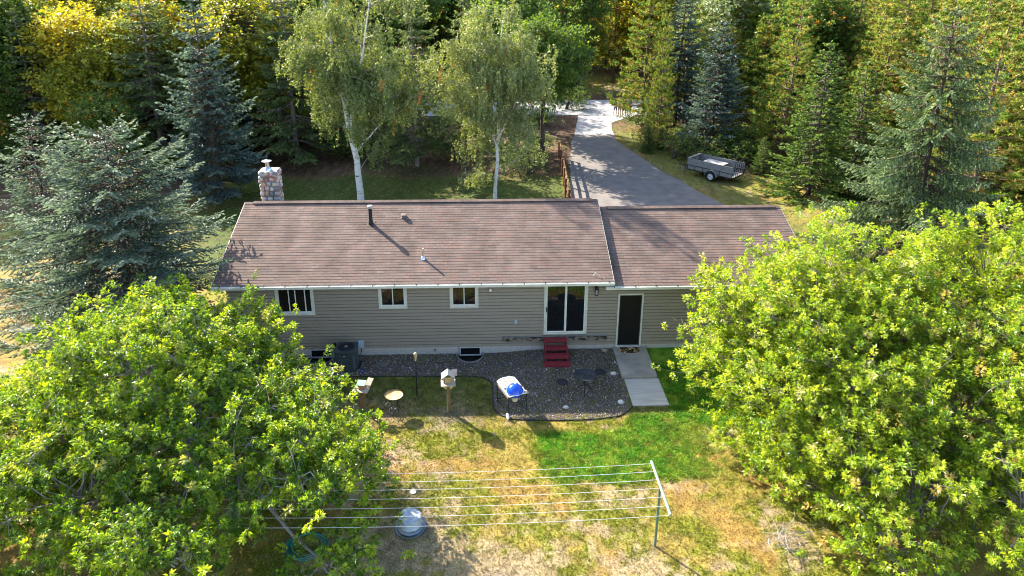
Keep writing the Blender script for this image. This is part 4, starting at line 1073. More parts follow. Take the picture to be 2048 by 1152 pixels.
class Wood:
    def __init__(s): s.V = []; s.F = []; s.F3 = []; s.n = 0
    def limb(s, pts, rad, n=5):
        pts = np.asarray(pts, float); k = len(pts)
        rad = np.asarray(rad, float) * np.ones(k)
        d = np.gradient(pts, axis=0); d = norm(d)
        ref = np.array([0, 0, 1.]) if abs(d[0, 2]) < .9 else np.array([1., 0, 0])
        a = norm(np.cross(d, ref)); b = np.cross(a, d)
        t = np.arange(n) * 2 * np.pi / n
        ring = pts[:, None, :] + (a[:, None, :] * np.cos(t)[None, :, None] + b[:, None, :] * np.sin(t)[None, :, None]) * rad[:, None, None]
        i = np.arange(k - 1)[:, None] * n; j = np.arange(n)[None, :]
        F = np.stack([i + j, i + (j + 1) % n, i + n + (j + 1) % n, i + n + j], -1).reshape(-1, 4)
        s.V.append(ring.reshape(-1, 3)); s.F.append(F + s.n); s.n += k * n
    def sticks(s, A, B, r):
        """many thin 3-sided tapered sticks from A to B"""
        A = np.asarray(A); B = np.asarray(B); d = norm(B - A); ref = np.tile([0.3, .2, 1.], (len(A), 1))
        a = norm(np.cross(d, ref)); b = np.cross(a, d); N = len(A); r = np.asarray(r) * np.ones(N)
        V = []
        for t in (0, 2.094, 4.189): V.append(A + (a * math.cos(t) + b * math.sin(t)) * r[:, None])
        V.append(B); V = np.stack(V, 1).reshape(-1, 3); o = (np.arange(N) * 4)[:, None]
        F = np.concatenate([o + np.array([[j, (j + 1) % 3, 3]]) for j in range(3)])
        s.V.append(V); s.F3.append(F + s.n); s.n += len(V)
    def mesh(s, name, material): return np_mesh(name, np.concatenate(s.V), [np.concatenate(s.F)] + ([np.concatenate(s.F3)] if s.F3 else []), material, smooth=True)
def arc(p0, p1, sag, k=6, rg=None, wob=0):
    p0, p1 = np.asarray(p0, float), np.asarray(p1, float); t = np.linspace(0, 1, k)[:, None]
    P = p0 + (p1 - p0) * t; P[:, 2] += (sag * 4 * t * (1 - t))[:, 0]
    if wob and rg is not None: P[1:-1] += rg.normal(0, wob, (k - 2, 3))
    return P

def broadleaf(seed, trunk, lobes, nbr, nsh, nlf, leaf, leafw, pal, droop=.35, lobed=True, sig=.38, bias=.25, twig_r=.006, trunk_r=.2, odd=None, oddp=.03, limb_mat=None, leaf_mat=None, normal_up=.9, stems=1, bare=0):
    """trunk: base (x,y,z) and fork height; lobes: (x,y,z,rx,ry,rz). Returns trunk, limbs and crown meshes"""
    rg = np.random.default_rng(seed)
    lb = np.array(lobes, float); w = (lb[:, 3] * lb[:, 4] + lb[:, 3] * lb[:, 5]); w /= w.sum()
    # branch ends on the shells of the lobes
    B = []; Nb = []
    tries = 0
    while len(B) < nbr and tries < nbr * 40:
        tries += 1
        i = rg.choice(len(lb), p=w); u = rg.normal(size=3); u /= np.linalg.norm(u)
        if u[2] < -.35 and rg.random() > bias: continue
        r = 1 - .55 * rg.random() ** 2.2
        r *= .86 + .30 * float(fbm(u[0] * 3 + i * 5, u[1] * 3 + u[2] * 4, 1., 20 + i))
        p = lb[i, :3] + u * lb[i, 3:] * r
        if p[2] < .35: continue
        dd = ((p - lb[:, :3]) / lb[:, 3:]); dd = np.sqrt((dd ** 2).sum(1)); dd[i] = 9
        if dd.min() < .55: continue
        B.append(p); Nb.append(norm(u / lb[i, 3:]) * .8 + np.array([0, 0, .35]))
    B = np.array(B); Nb = norm(np.array(Nb)); li = np.argmin(((B[:, None, :] - lb[None, :, :3]) ** 2).sum(2), 1)
    tk = Wood(); wd = Wood()
    base = np.array(trunk[:3], float); fork = trunk[3]
    hubs = []
    for i in range(len(lb)):
        c = lb[i, :3].copy(); c[2] -= lb[i, 5] * .25; hubs.append(c)
    fk = base + np.array([0, 0, fork])
    for s_ in range(stems):
        off = np.array([rg.normal(0, .12), rg.normal(0, .12), 0]) * (stems > 1)
        top = fk + off * 3 + np.array([0, 0, fork * .2])
        tk.limb(arc(base + off - np.array([0, 0, .1]), top, 0, 7, rg, .03), np.linspace(trunk_r * 1.25, trunk_r * .8, 7), 10)
    for h in hubs:
        wd.limb(arc(fk, h, .3 * rg.random(), 7, rg, .07), np.linspace(trunk_r * .55, trunk_r * .16, 7), 6)
    for b, i in zip(B, li):
        h = hubs[i] + rg.normal(0, .15, 3); m_ = h * .5 + b * .5
        wd.limb(arc(h, b, -.08 + .25 * rg.random(), 5, rg, .06), np.linspace(trunk_r * .14, twig_r * 1.6, 5), 4)
    # shoots around branch ends
    S = np.repeat(B, nsh, 0); NN = np.repeat(Nb, nsh, 0)
    SP = S + rg.normal(0, sig, S.shape) * np.array([1, 1, .62])
    SD = norm(NN + rg.normal(0, .55, S.shape) + np.array([0, 0, .15]))
    k = SP[:, 2] > .2; S, SP, SD = S[k], SP[k], SD[k]
    wd.sticks(S, SP, twig_r); 
    sl = leaf * rg.uniform(1.6, 3.2, len(SP))
    wd.sticks(SP, SP + SD * sl[:, None], twig_r * .7)
    if bare:
        kb = rg.choice(len(B), bare); A = B[kb] + Nb[kb] * .2
        for a_, d_ in zip(A, Nb[kb]):
            e = a_ + norm(d_ + rg.normal(0, .5, 3)) * rg.uniform(.5, 1.1); wd.limb(arc(a_ - d_ * .4, e, .05, 5, rg, .03), np.linspace(.012, .004, 5), 3)
            for q in range(3):
                e0 = a_ + (e - a_) * rg.uniform(.3, .8); wd.sticks([e0], [e0 + norm(d_ + rg.normal(0, .7, 3)) * rg.uniform(.2, .5)], .005)
    N = len(SP) * nlf
    P0 = np.repeat(SP, nlf, 0); D0 = np.repeat(SD, nlf, 0); l0 = np.repeat(sl, nlf)
    t = rg.random(N) ** .7
    P = P0 + D0 * (l0 * t)[:, None]
    ra = rg.normal(size=(N, 3)); perp = norm(ra - (ra * D0).sum(1)[:, None] * D0)
    D = norm(perp * 1.0 + D0 * (.35 + .5 * t)[:, None] + np.array([0, 0, -droop]))
    P = P + D * leaf * .25
    Nn = norm(np.tile([0, 0, normal_up], (N, 1)) + D0 * .3 + rg.normal(0, .45, (N, 3)))
    pal = np.array(pal); br = np.repeat(rg.random(len(S)), nlf)
    pi = np.clip((br * .6 + rg.random(N) * .4) * len(pal), 0, len(pal) - 1).astype(int)
    C = pal[pi] * rg.uniform(.8, 1.2, (N, 1))
    if odd is not None:
        ks = rg.random(len(S)) < oddp; C = np.where(np.repeat(ks, nlf)[:, None], np.array(odd) * rg.uniform(.8, 1.2, (N, 1)), C)
    L = leaf * rg.uniform(.7, 1.2, N); W = leafw * rg.uniform(.8, 1.2, N)
    fo = Foliage()
    if lobed:
        Sd = norm(np.cross(D, Nn))
        for ang_, ll in ((.28, 1.), (-.5, .85)):
            fo.add(*leaf_quads(P, D * math.cos(ang_) + Sd * math.sin(ang_), Nn, L * ll, W, C))
    else: fo.add(*leaf_quads(P, D, Nn, L, W, C))
    return tk, wd, fo

def put_tree(name, label, cat, meshes, loc=(0, 0, 0), rz=0, sc=1, group=None):
    t = thing(name, label, cat, loc, rz, group); t.scale = (sc, sc, sc) if not isinstance(sc, tuple) else sc
    for nm, me in meshes:
        o = bpy.data.objects.new(nm, me); link(o, t)
    return t
def bake(tk, wd, fo, tm, lm, fm): return [('trunk', tk.mesh('trunk', tm)), ('limbs', wd.mesh('limbs', lm)), ('crown', fo.mesh('crown', fm))]

LM_MAPLE = leafmat('maple_leaf', (1, 1, 1), trans=.42, rough=.36, spec=.5, tt=(2.05, 1.8, .45))
PAL_MAPLE = [(.035, .09, .007), (.085, .175, .011), (.16, .26, .015), (.25, .35, .02), (.38, .45, .045)]

def spruce(seed, H, Rad, nwh, per, tuft, tw, side_step, pal, droop=.25, tipup=.25, side_len=.38, hang=.15, z0=.08, bare=.25, power=.85, brown=(.11, .08, .06), cones=0, density=1., jitter=.12, trunk_r=None):
    rg = np.random.default_rng(seed); pal = np.array(pal)
    tk = Wood(); wd = Wood(); fo = Foliage()
    tr_ = trunk_r or H * .014
    lean = rg.normal(0, .01, 2) * H
    tk.limb([(lean[0] * q * q, lean[1] * q * q, H * q - .1 * (q == 0)) for q in np.linspace(0, 1, 9)], np.linspace(tr_, .012, 9), 8)
    PP = []; DD = []; CC = []; LL = []
    sA = []; sB = []
    for w in range(nwh):
        f = (w + rg.uniform(-.3, .3)) / nwh; f = min(max(f, 0), .985)
        z = H * (z0 + (1 - z0) * f); n = per if f < .9 else max(3, per - 1); a0 = rg.uniform(0, 6.28)
        for b in range(n):
            a = a0 + b * 2 * np.pi / n + rg.normal(0, .18)
            L = Rad * (1 - f) ** power * rg.uniform(1 - jitter * 2.2, 1 + jitter) + .12
            low = 1 - np.clip(f / .25, 0, 1)
            if rg.random() < bare * low * .7: L *= .6
            out = np.array([np.cos(a), np.sin(a), 0]); sd = np.array([-np.sin(a), np.cos(a), 0])
            k = max(4, int(L / .25)); t = np.linspace(0, 1, k)
            up0 = .35 * (f ** 1.5) - droop * (1 - f) ** .5
            pz = L * (up0 * t + (tipup) * t ** 3 - .1 * t)
            bend = rg.normal(0, .10) * L
            pts = np.array([lean[0] * f * f, lean[1] * f * f, z])[None] + out[None] * (L * t)[:, None] + sd[None] * (bend * t * t)[:, None] + np.array([0, 0, 1.])[None] * pz[:, None]
            wd.limb(pts, np.linspace(.010 + .010 * L, .004, k), 4)
            # side twigs
            m_ = max(3, int(L / side_step * density)); tt = np.linspace(.12 if f > .3 else .28, .97, m_); 
            ps = np.stack([np.interp(tt, t, pts[:, i]) for i in range(3)], 1)
            for sg in (-1, 1):
                sl_ = (side_len * L * (1 - tt) ** .75 + .13) * rg.uniform(.7, 1.15, m_)
                sl_ = np.minimum(sl_, .95)
                d = norm(out[None] * .75 + sd[None] * sg * rg.uniform(.55, 1.0, m_)[:, None] + np.array([0, 0, 1.])[None] * (-hang + rg.normal(0, .10, m_))[:, None])
                e = ps + d * sl_[:, None]
                sA.append(ps); sB.append(e)
                nt_ = np.maximum(1, (sl_ / (tuft * .55)).astype(int)); rep = np.repeat(np.arange(m_), nt_)
                q = (np.arange(len(rep)) - np.repeat(np.cumsum(nt_) - nt_, nt_)) / np.repeat(nt_, nt_)
                pos = ps[rep] + d[rep] * (sl_[rep] * q)[:, None]
                pos[:, 2] -= hang * .5 * (sl_[rep] * q) ** 2
                PP.append(pos); DD.append(norm(d[rep] + rg.normal(0, .25, (len(rep), 3))))
                rr = np.clip(tt[rep] * .75 + q * .35, 0, 1)
                LL.append(rr)
            # leader tufts
            nl = max(2, int(L * .6 / (tuft * .6))); q = np.linspace(.4, 1, nl)
            pos = np.stack([np.interp(q, t, pts[:, i]) for i in range(3)], 1)
            PP.append(pos); DD.append(norm(out[None] + rg.normal(0, .3, (nl, 3)) + np.array([0, 0, .1]))); LL.append(q)
    nl = int(H * .05 / tuft * 3) + 8
    q = rg.uniform(.93, 1.0, nl); PP.append(np.stack([lean[0] * q * q, lean[1] * q * q, H * q], 1)); DD.append(norm(np.stack([rg.normal(0, 1, nl), rg.normal(0, 1, nl), rg.uniform(.2, 1.2, nl)], 1))); LL.append(np.ones(nl))
    PP = np.concatenate(PP); DD = np.concatenate(DD); LL = np.concatenate(LL); N = len(PP)
    A = np.concatenate(sA); B = np.concatenate(sB); wd.sticks(A, B, .0045)
    c = pal[np.clip((LL * .75 + rg.random(N) * .35) * len(pal), 0, len(pal) - 1).astype(int)] * rg.uniform(.78, 1.22, (N, 1))
    inner = (LL < .32) & (rg.random(N) < .75)
    c[inner] = np.array(brown) * rg.uniform(.7, 1.3, (inner.sum(), 1))
    keep = ~(inner & (rg.random(N) < .45))
    PP, DD, c = PP[keep], DD[keep], c[keep]; N = len(PP)
    Lf = tuft * rg.uniform(.8, 1.25, N); Wf = tw * rg.uniform(.8, 1.2, N)
    up = np.tile([0, 0, 1.], (N, 1)) + rg.normal(0, .25, (N, 3))
    fo.add(*leaf_quads(PP, DD, up, Lf, Wf, c, .05))
    sdv = norm(np.cross(DD, up)); fo.add(*leaf_quads(PP, DD, sdv, Lf, Wf * .9, c * .95, .05))
    cn = None
    if cones:
        cb = MB(); kz = np.where(PP[:, 2] > H * .80)[0]; kz = kz[PP[kz, 2] < H * .97]
        for i in rg.choice(kz, min(cones, len(kz)), replace=False):
            x, y, z = PP[i]; cb.lathe([(0, 0), (.022, -.02), (.026, -.06), (.012, -.12), (0, -.13)], 5, (x, y, z - .02))
        cn = cb
    return tk, wd, fo, cn
BLUE = [(.045, .075, .050), (.085, .128, .090), (.14, .195, .155), (.23, .29, .25)]
BLUE_D = [(.045, .070, .060), (.07, .11, .095), (.10, .15, .135), (.15, .21, .195)]
GREEN = [(.065, .095, .035), (.10, .145, .05), (.14, .19, .065), (.20, .25, .09)]
FIR = [(.045, .085, .018), (.075, .135, .028), (.12, .19, .038), (.18, .26, .055)]
NEEDLE = leafmat('needle', (1, 1, 1), trans=.30, rough=.6, spec=.3, tt=(1.3, 1.3, .8))
NEEDLE_G = leafmat('needle_grey_green', (1.15, 1.0, .75), trans=.25, rough=.6, spec=.3)
M['cone'] = mat('cone', (.26, .13, .07), (.18, .09, .05), 20, rough=.8)

def pine(seed, H, Rad, nwh, per, ntuft, pal, z0=.10, old=(.42, .27, .06), oldp=.3):
    rg = np.random.default_rng(seed); pal = np.array(pal)
    tk = Wood(); wd = Wood(); fo = Foliage()
    tk.limb([(.02 * H * math.sin(q * 3 + seed) * q, 0, H * q - .1 * (q == 0)) for q in np.linspace(0, 1, 8)], np.linspace(H * .015, .02, 8), 8)
    T0 = []; TD = []
    for w in range(nwh):
        f = (w + rg.uniform(-.25, .25)) / nwh; f = min(max(f, 0), .97); z = H * (z0 + (1 - z0) * f); a0 = rg.uniform(0, 6.28)
        for b in range(per):
            a = a0 + b * 2 * np.pi / per + rg.normal(0, .2)
            L = Rad * (1 - f) ** .7 * rg.uniform(.7, 1.12) + .2
            out = np.array([np.cos(a), np.sin(a), 0]); sd = np.array([-out[1], out[0], 0])
            t = np.linspace(0, 1, 6); pz = L * (-.12 * (1 - f) * t + .35 * t * t)
            pts = np.array([0, 0, z]) + out * (L * t)[:, None] + np.array([0, 0, 1.]) * pz[:, None] + sd * (rg.normal(0, .1) * L * t * t)[:, None]
            wd.limb(pts, np.linspace(.012 + .012 * L, .008, 6), 4)
            m_ = max(4, int(ntuft * L / Rad)); tt = rg.uniform(.3, 1, m_) ** .8
            ps = np.stack([np.interp(tt, t, pts[:, i]) for i in range(3)], 1)
            sp = (1 - tt * .6) * .42 * L
            e = ps + sd * (rg.uniform(-1, 1, m_) * sp)[:, None] + out * (rg.uniform(0, .35, m_) * sp)[:, None] + np.array([0, 0, 1.]) * rg.uniform(-.02, .3, m_)[:, None] * np.maximum(sp, .3)[:, None]
            wd.sticks(ps, e, .007); T0.append(e); TD.append(norm(e - ps + out * .3 + np.array([0, 0, .35])))
    T0 = np.concatenate(T0); TD = np.concatenate(TD); n = len(T0); k = 13
    P = np.repeat(T0, k, 0); D0 = np.repeat(TD, k, 0); N = n * k
    back = rg.random(N) * .13; P = P - D0 * back[:, None]
    D = norm(D0 * .7 + norm(rg.normal(size=(N, 3))) * .85)
    L = rg.uniform(.16, .26, N); W = rg.uniform(.022, .036, N)
    S = norm(np.cross(D, rg.normal(size=(N, 3)))) * W[:, None]
    V = np.stack([P - S, P + S, P + D * L[:, None]], 1).reshape(-1, 3)
    base = pal[rg.integers(0, len(pal), n)] * rg.uniform(.8, 1.25, (n, 1))
    c = np.repeat(base, k, 0)
    isold = (np.repeat(rg.random(n) < oldp, k)) & (back > .04)
    c[isold] = np.array(old) * rg.uniform(.7, 1.3, (isold.sum(), 1))
    fo.add(V, np.arange(N * 3).reshape(-1, 3), np.repeat(c, 3, 0))
    return tk, wd, fo
PINE = [(.08, .16, .02), (.12, .21, .026), (.17, .25, .03), (.24, .29, .04)]

def birch(seed, stems, strands, per, leaf, pal, rad=(2.3, 2.3), odd=(.55, .16, .03)):
    """stems: list of polylines with radius; hanging leafy strands start near the upper limbs"""
    rg = np.random.default_rng(seed); pal = np.array(pal)
    tk = Wood(); wd = Wood(); fo = Foliage(); tips = []; org = []
    for pts, r0, r1 in stems:
        pts = np.array(pts, float); s_ = np.linspace(0, 1, 14); t0 = np.linspace(0, 1, len(pts))
        P = np.stack([np.interp(s_, t0, pts[:, i]) for i in range(3)], 1); P[1:-1] += rg.normal(0, .03, (12, 3))
        tk.limb(P, np.linspace(r0, r1, 14), 10)
        org.append(P)
    allp = np.concatenate([o[3:] if i_ else o[2:] for i_, o in enumerate(org)]); zmax = allp[:, 2].max(); zmin = 1.6
    ends = []
    for i in range(70):
        p = allp[rg.integers(len(allp))]; f = np.clip((p[2] - 2) / (zmax - 2), 0, 1)
        a = rg.uniform(0, 6.28); L = rg.uniform(.4, 1.05) * (rad[0] * (1 - .35 * f ** 2))
        e = p + np.array([math.cos(a) * L, math.sin(a) * L, L * rg.uniform(.15, .8)])
        pts = arc(p, e, .25, 6, rg, .06); wd.limb(pts, np.linspace(.035, .008, 6), 4); ends.append(pts)
    E_ = np.concatenate([q[2:] for q in ends])
    S0 = E_[rg.integers(0, len(E_), strands)] + rg.normal(0, .26, (strands, 3)); 
    ln = rg.uniform(.25, 1.35, strands); ln = np.minimum(ln, np.maximum(S0[:, 2] - 1.2, .2))
    dr = norm(rg.normal(size=(strands, 3))) * .35; dr[:, 2] = 0
    q = rg.random((strands, per)); P = S0[:, None, :] + dr[:, None, :] * (ln[:, None] * np.sqrt(q))[:, :, None]
    P[:, :, 2] -= ln[:, None] * q ** 1.2; P += rg.normal(0, .05, P.shape)
    wd.sticks(S0, S0 + dr * ln[:, None] * .9 - np.array([0, 0, 1.]) * ln[:, None] * .95, .0035)
    P = P.reshape(-1, 3); N = len(P)
    D = norm(rg.normal(size=(N, 3)) * .6 + np.array([0, 0, -.8])); Nn = norm(rg.normal(size=(N, 3)) + np.array([0, 0, .5]))
    c = pal[rg.integers(0, len(pal), N)] * rg.uniform(.75, 1.25, (N, 1))
    so = np.repeat(rg.random(strands) < .004, per); c[so] = np.array(odd) * rg.uniform(.8, 1.2, (so.sum(), 1))
    fo.add(*leaf_quads(P, D, Nn, leaf * rg.uniform(.7, 1.25, N), leaf * .78 * rg.uniform(.8, 1.2, N), c))
    return tk, wd, fo
# ---- the two maples in front of the house
tk, wd, fo = broadleaf(101, (1.2, -6.4, 0, 1.5), [(1.9, -4.4, 3.1, 1.5, 1.4, 1.7), (-.5, -4.7, 3.2, 1.4, 1.4, 1.8), (.4, -6.4, 3.5, 2.6, 2.4, 1.7), (3.1, -6.2, 2.0, 1.9, 1.8, 1.5), (4.7, -8.2, 2.2, 1.9, 1.7, 1.2), (2.2, -8.0, 2.6, 2.6, 1.9, 1.6), (-2.2, -7.4, 2.2, 2.4, 2.2, 1.5), (-3.4, -5.8, 1.3, 1.8, 1.8, 1.1), (.0, -9.4, 2.0, 2.6, 1.6, 1.4), (-3.4, -9.6, 1.8, 2.2, 1.6, 1.4), (4.0, -5.5, .8, 1.1, .8, .6), (6.1, -10.9, 1.2, .7, .7, .8), (6.0, -8.7, 1.8, 1.0, .9, .8), (5.3, -9.9, 2.5, 1.2, .6, .35), (3.9, -9.8, 2.3, 1.0, .9, .7), (3.0, -11.2, 1.9, 1.3, 1.0, 1.0), (-5.4, -7.6, 1.8, 1.6, 1.8, 1.3)],
                       430, 15, 20, .125, .043, PAL_MAPLE, trunk_r=.17, bare=46, odd=(.30, .33, .10), oddp=.03, stems=3)
put_tree('maple_tree', 'broad bright green maple before the left end of the house, above the garden hose', 'maple tree', bake(tk, wd, fo, M['bark_grey'], M['twig'], LM_MAPLE))
tk, wd, fo = broadleaf(102, (20.6, -4.6, 0, 1.8), [(20.8, -2.9, 4.3, 2.1, 1.8, 1.9), (18.6, -3.0, 3.0, 1.9, 1.7, 1.7), (17.9, -4.4, 1.8, 1.7, 1.6, 1.5), (19.5, -4.8, 3.6, 2.1, 1.9, 1.8), (18.6, -6.3, 2.0, 1.8, 1.7, 1.5), (20.4, -6.8, 2.8, 2.1, 1.8, 1.7), (22.2, -4.8, 3.6, 2.0, 1.8, 1.8), (18.5, -5.5, .9, 1.4, 1.1, .8), (18.4, -7.9, 1.1, 1.5, 1.1, .9), (19.4, -8.8, 1.6, 1.6, 1.2, 1.1)],
                       305, 15, 19, .125, .043, PAL_MAPLE[1:] + [(.22, .28, .03)], trunk_r=.17, bare=16, odd=(.34, .35, .16), oddp=.05)
put_tree('maple_tree', 'rounded yellow green maple overlapping the garage corner, left one of the right hand pair', 'maple tree', bake(tk, wd, fo, M['bark_grey'], M['bark_grey'], LM_MAPLE))
tk, wd, fo = broadleaf(103, (25.0, -6.0, 0, 1.8), [(25.6, -3.8, 4.7, 2.3, 2.0, 2.0), (27.6, -4.2, 4.2, 2.0, 1.9, 2.0), (24.2, -5.6, 3.6, 2.2, 1.9, 1.8), (22.6, -7.9, 2.7, 2.2, 1.9, 1.7), (24.6, -8.4, 3.0, 2.2, 1.9, 1.7), (20.6, -9.6, 1.5, 2.1, 1.5, 1.4), (19.6, -10.6, 1.0, 1.4, 1.0, .8), (22.8, -10.6, 2.0, 1.9, 1.4, 1.4), (26.6, -7.0, 3.4, 2.0, 1.8, 1.8)],
                       315, 15, 19, .125, .043, PAL_MAPLE[1:] + [(.24, .29, .035)], trunk_r=.18, bare=18, odd=(.42, .34, .12), oddp=.06)
put_tree('maple_tree', 'tall yellow green maple at the right edge with a few golden sprays', 'maple tree', bake(tk, wd, fo, M['bark_grey'], M['bark_grey'], LM_MAPLE))

# ---- big spruces near the house
def sp_tree(name, label, cat, res, loc, rz=0, sc=1, mt=None, bark='bark', group=None):
    tk, wd, fo, cn = res
    ms = bake(tk, wd, fo, M[bark], M[bark], mt or NEEDLE)
    if cn: ms.append(('cones', None))
    t = thing(name, label, cat, loc, rz, group); t.scale = (sc,) * 3 if not isinstance(sc, tuple) else sc
    for nm, me in ms:
        if me is None: q = cn.build('cones', M['cone'], t); tag(q, kind='stuff'); continue
        o = bpy.data.objects.new(nm, me); link(o, t)
    return t
sp_tree('spruce_tree', 'large blue spruce leaning over the left end of the roof', 'spruce tree', spruce(201, 8.8, 5.0, 28, 6, .16, .065, .15, BLUE, droop=.24, tipup=.22, hang=.10, z0=.05, power=.55, jitter=.2, trunk_r=.17), (-3.3, .8, 0), sc=(1.02, 1.02, 1))
sp_tree('spruce_tree', 'thin blue spruce at the left edge beside the large blue spruce', 'spruce tree', spruce(202, 7.9, 3.3, 20, 5, .15, .06, .19, BLUE, droop=.25, tipup=.2, hang=.12, z0=.08, power=.6, jitter=.25, trunk_r=.13, bare=.5), (-9.3, 6.6, 0))
sp_tree('spruce_tree', 'tall drooping blue green spruce with brown cones near its tip, behind the right maples', 'spruce tree', spruce(203, 11.6, 5.0, 27, 6, .17, .07, .13, [(.05, .09, .030), (.095, .155, .06), (.16, .23, .11), (.27, .34, .20)], droop=.42, tipup=.20, hang=.7, z0=.04, power=.78, jitter=.22, side_len=.30, cones=260, trunk_r=.2), (30.0, 7.4, 0), sc=(1, 1, 1.05))

# ---- shared mid size variants
def variant(res, bark, mt, tm=None):
    tk, wd, fo = res[:3]; return bake(tk, wd, fo, M[bark], M[tm or bark], mt)
VB = [variant(spruce(210 + i, 11.0, 2.9, 26, 6, .22, .12, .20, BLUE_D, droop=.2, hang=.2, z0=.10, jitter=.22, bare=.5), 'bark', NEEDLE) for i in range(2)]
VG = [variant(spruce(220 + i, 11.0, 2.8, 24, 6, .23, .12, .21, GREEN, droop=.25, hang=.22, z0=.12, jitter=.28, bare=.6, brown=(.16, .12, .08)), 'bark_grey', NEEDLE) for i in range(2)]
VF = [variant(spruce(230 + i, 9.0, 2.4, 26, 6, .20, .10, .22, FIR, droop=.15, hang=.05, z0=.04, jitter=.15), 'bark', NEEDLE) for i in range(2)]
VP = [variant(pine(240 + i, 11.0, 3.0, 17, 6, 30, PINE), 'bark_red', NEEDLE) for i in range(2)]
VPO = [variant(pine(250 + i, 11.0, 3.2, 17, 6, 30, PINE[1:] + [(.30, .30, .05)], old=(.46, .28, .09), oldp=.22), 'bark_red', NEEDLE) for i in range(2)]
def dec(seed, pal, H=10., mt=None, bark='bark', odd=None, leaf=.21, n=190, sh=13, lf=8, w=.15, tight=1.):
    rg = np.random.default_rng(seed); lob = []
    for i in range(7):
        a = rg.uniform(0, 6.28); r_ = rg.uniform(.4, 1.7); z = H * rg.uniform(.35, .85); rr = rg.uniform(1.2, 1.9) * tight
        lob.append((math.cos(a) * r_, math.sin(a) * r_, z, rr, rr, rr * 1.1))
    return variant(broadleaf(seed, (0, 0, 0, H * .38), lob, n, sh, lf, leaf, w, pal, lobed=False, sig=.45, twig_r=.008, trunk_r=.15, bias=.7, odd=odd, oddp=.05), bark, mt or LM_DEC)
LM_DEC = leafmat('leaf_matte', (1, 1, 1), trans=.42, rough=.5, spec=.35, tt=(1.5, 1.35, .6))
LM_SILV = leafmat('leaf_silvery', (1, 1, 1), trans=.3, rough=.45, spec=.55, tt=(1.3, 1.3, .7))
PG = [(.06, .12, .02), (.09, .165, .026), (.13, .205, .032), (.18, .25, .04)]
PYG = [(.16, .21, .025), (.26, .29, .03), (.38, .35, .035), (.14, .19, .025)]
PY = [(.45, .37, .025), (.54, .45, .03), (.40, .38, .03), (.28, .31, .03)]
PS = [(.15, .20, .08), (.22, .27, .12), (.30, .35, .18), (.12, .17, .05)]
VD = [dec(260, PG), dec(261, PG, odd=(.5, .25, .03))]
VYG = [dec(263, PYG), dec(264, PYG, odd=(.55, .28, .03))]
VY = [dec(265, PY)]
VS = [dec(267, PS, mt=LM_SILV)]
VBUSH = [dec(270, PG, H=2.2, leaf=.12, n=40, sh=10, lf=8, w=.09, tight=.45), dec(271, PYG, H=2.2, leaf=.12, n=40, sh=10, lf=8, w=.09, tight=.45)]

# ---- birches
PB = [(.10, .155, .035), (.14, .195, .05), (.19, .235, .07), (.26, .29, .11)]
LM_B = leafmat('birch_leaf', (1, 1, 1), trans=.30, rough=.45, spec=.5, tt=(1.4, 1.3, .5))
st1 = [([(0, 0, -.1), (-.05, .05, 2.2), (-.35, .1, 4.4), (-.75, 0, 7.), (-1.2, .2, 10.5), (-1.5, .2, 15.2)], .22, .03),
       ([(-.3, .1, 4.0), (-.2, .2, 5.6), (.3, .1, 7.6), (.9, .0, 9.6), (1.5, .2, 14.)], .10, .02),
       ([(.0, .05, 3.0), (.7, -.2, 3.9), (1.6, -.3, 4.9), (2.2, -.3, 6.2)], .06, .012),
       ([(-.6, .0, 6.2), (-1.4, -.2, 7.4), (-2.0, .1, 9.)], .06, .012)]
r_ = birch(301, st1, 2400, 30, .11, PB, rad=(3.7, 3.7))
put_tree('birch_tree', 'white trunked birch with a forked leaning stem behind the ridge beside the vent pipe', 'birch tree', bake(*r_, M['birch_bark'], M['birch_twig'], LM_B), (2.3, 18.2, 0))
st2 = [([(0, 0, -.1), (.1, 0, 2.), (.25, .1, 4.5), (.2, 0, 7.), (.5, .1, 10.6)], .13, .02),
       ([(.2, 0, 3.2), (-.6, .1, 5.4), (-.9, 0, 7.6), (-1.0, 0, 9.4)], .06, .015), ([(.2, 0, 3.6), (1.1, .1, 5.6), (1.9, 0, 7.6)], .06, .015)]
r_ = birch(302, st2, 2000, 30, .11, PB[1:] + [(.30, .34, .14)], rad=(3.0, 3.0))
put_tree('birch_tree', 'weeping birch with dense pale leaves left of the driveway fence', 'birch tree', bake(*r_, M['birch_bark'], M['birch_twig'], LM_B), (10.4, 18.0, 0))

# ---- named trees of the forest edge
def T_(name, label, cat, ms, x, y, h, h0, w=1., rz=None, group=None):
    rz = rz if rz is not None else random.uniform(0, 6.28); s_ = h / h0
    return put_tree(name, label, cat, ms, (x, y, GZf(x, y) - .05), rz, (s_ * w, s_ * w, s_), group)
T_('spruce_tree', 'sparse grey green spruce with a bare lower trunk, behind the two blue spruces', 'spruce tree', VG[0], -12.3, 25.6, 12.6, 11, 1.25)
T_('spruce_tree', 'dark blue spruce rising behind the stone chimney', 'spruce tree', VB[0], -6.2, 18.6, 11.9, 11, 1.05)
T_('spruce_tree', 'dark narrow spruce left of the white birch, at the lawn edge', 'spruce tree', VG[1], -3.4, 26.5, 13.6, 11, 1.0)
T_('deciduous_tree', 'dark leafy tree hanging over the left side of the driveway', 'tree', VD[0], 14.0, 27.4, 10.6, 10, .95)
T_('spruce_tree', 'dark evergreen between the two birches with a straight bare trunk base', 'spruce tree', VG[0], 5.1, 25.4, 13.0, 11, .95, 1.2)
T_('spruce_tree', 'pale blue spruce with many dead lower branches right of the driveway', 'spruce tree', VB[1], 26.0, 36.6, 12.0, 11, 1.0)
T_('spruce_tree', 'dark blue layered spruce directly behind the plank trailer', 'spruce tree', VB[0], 26.7, 28.6, 9.6, 11, 1.2, 2.1)
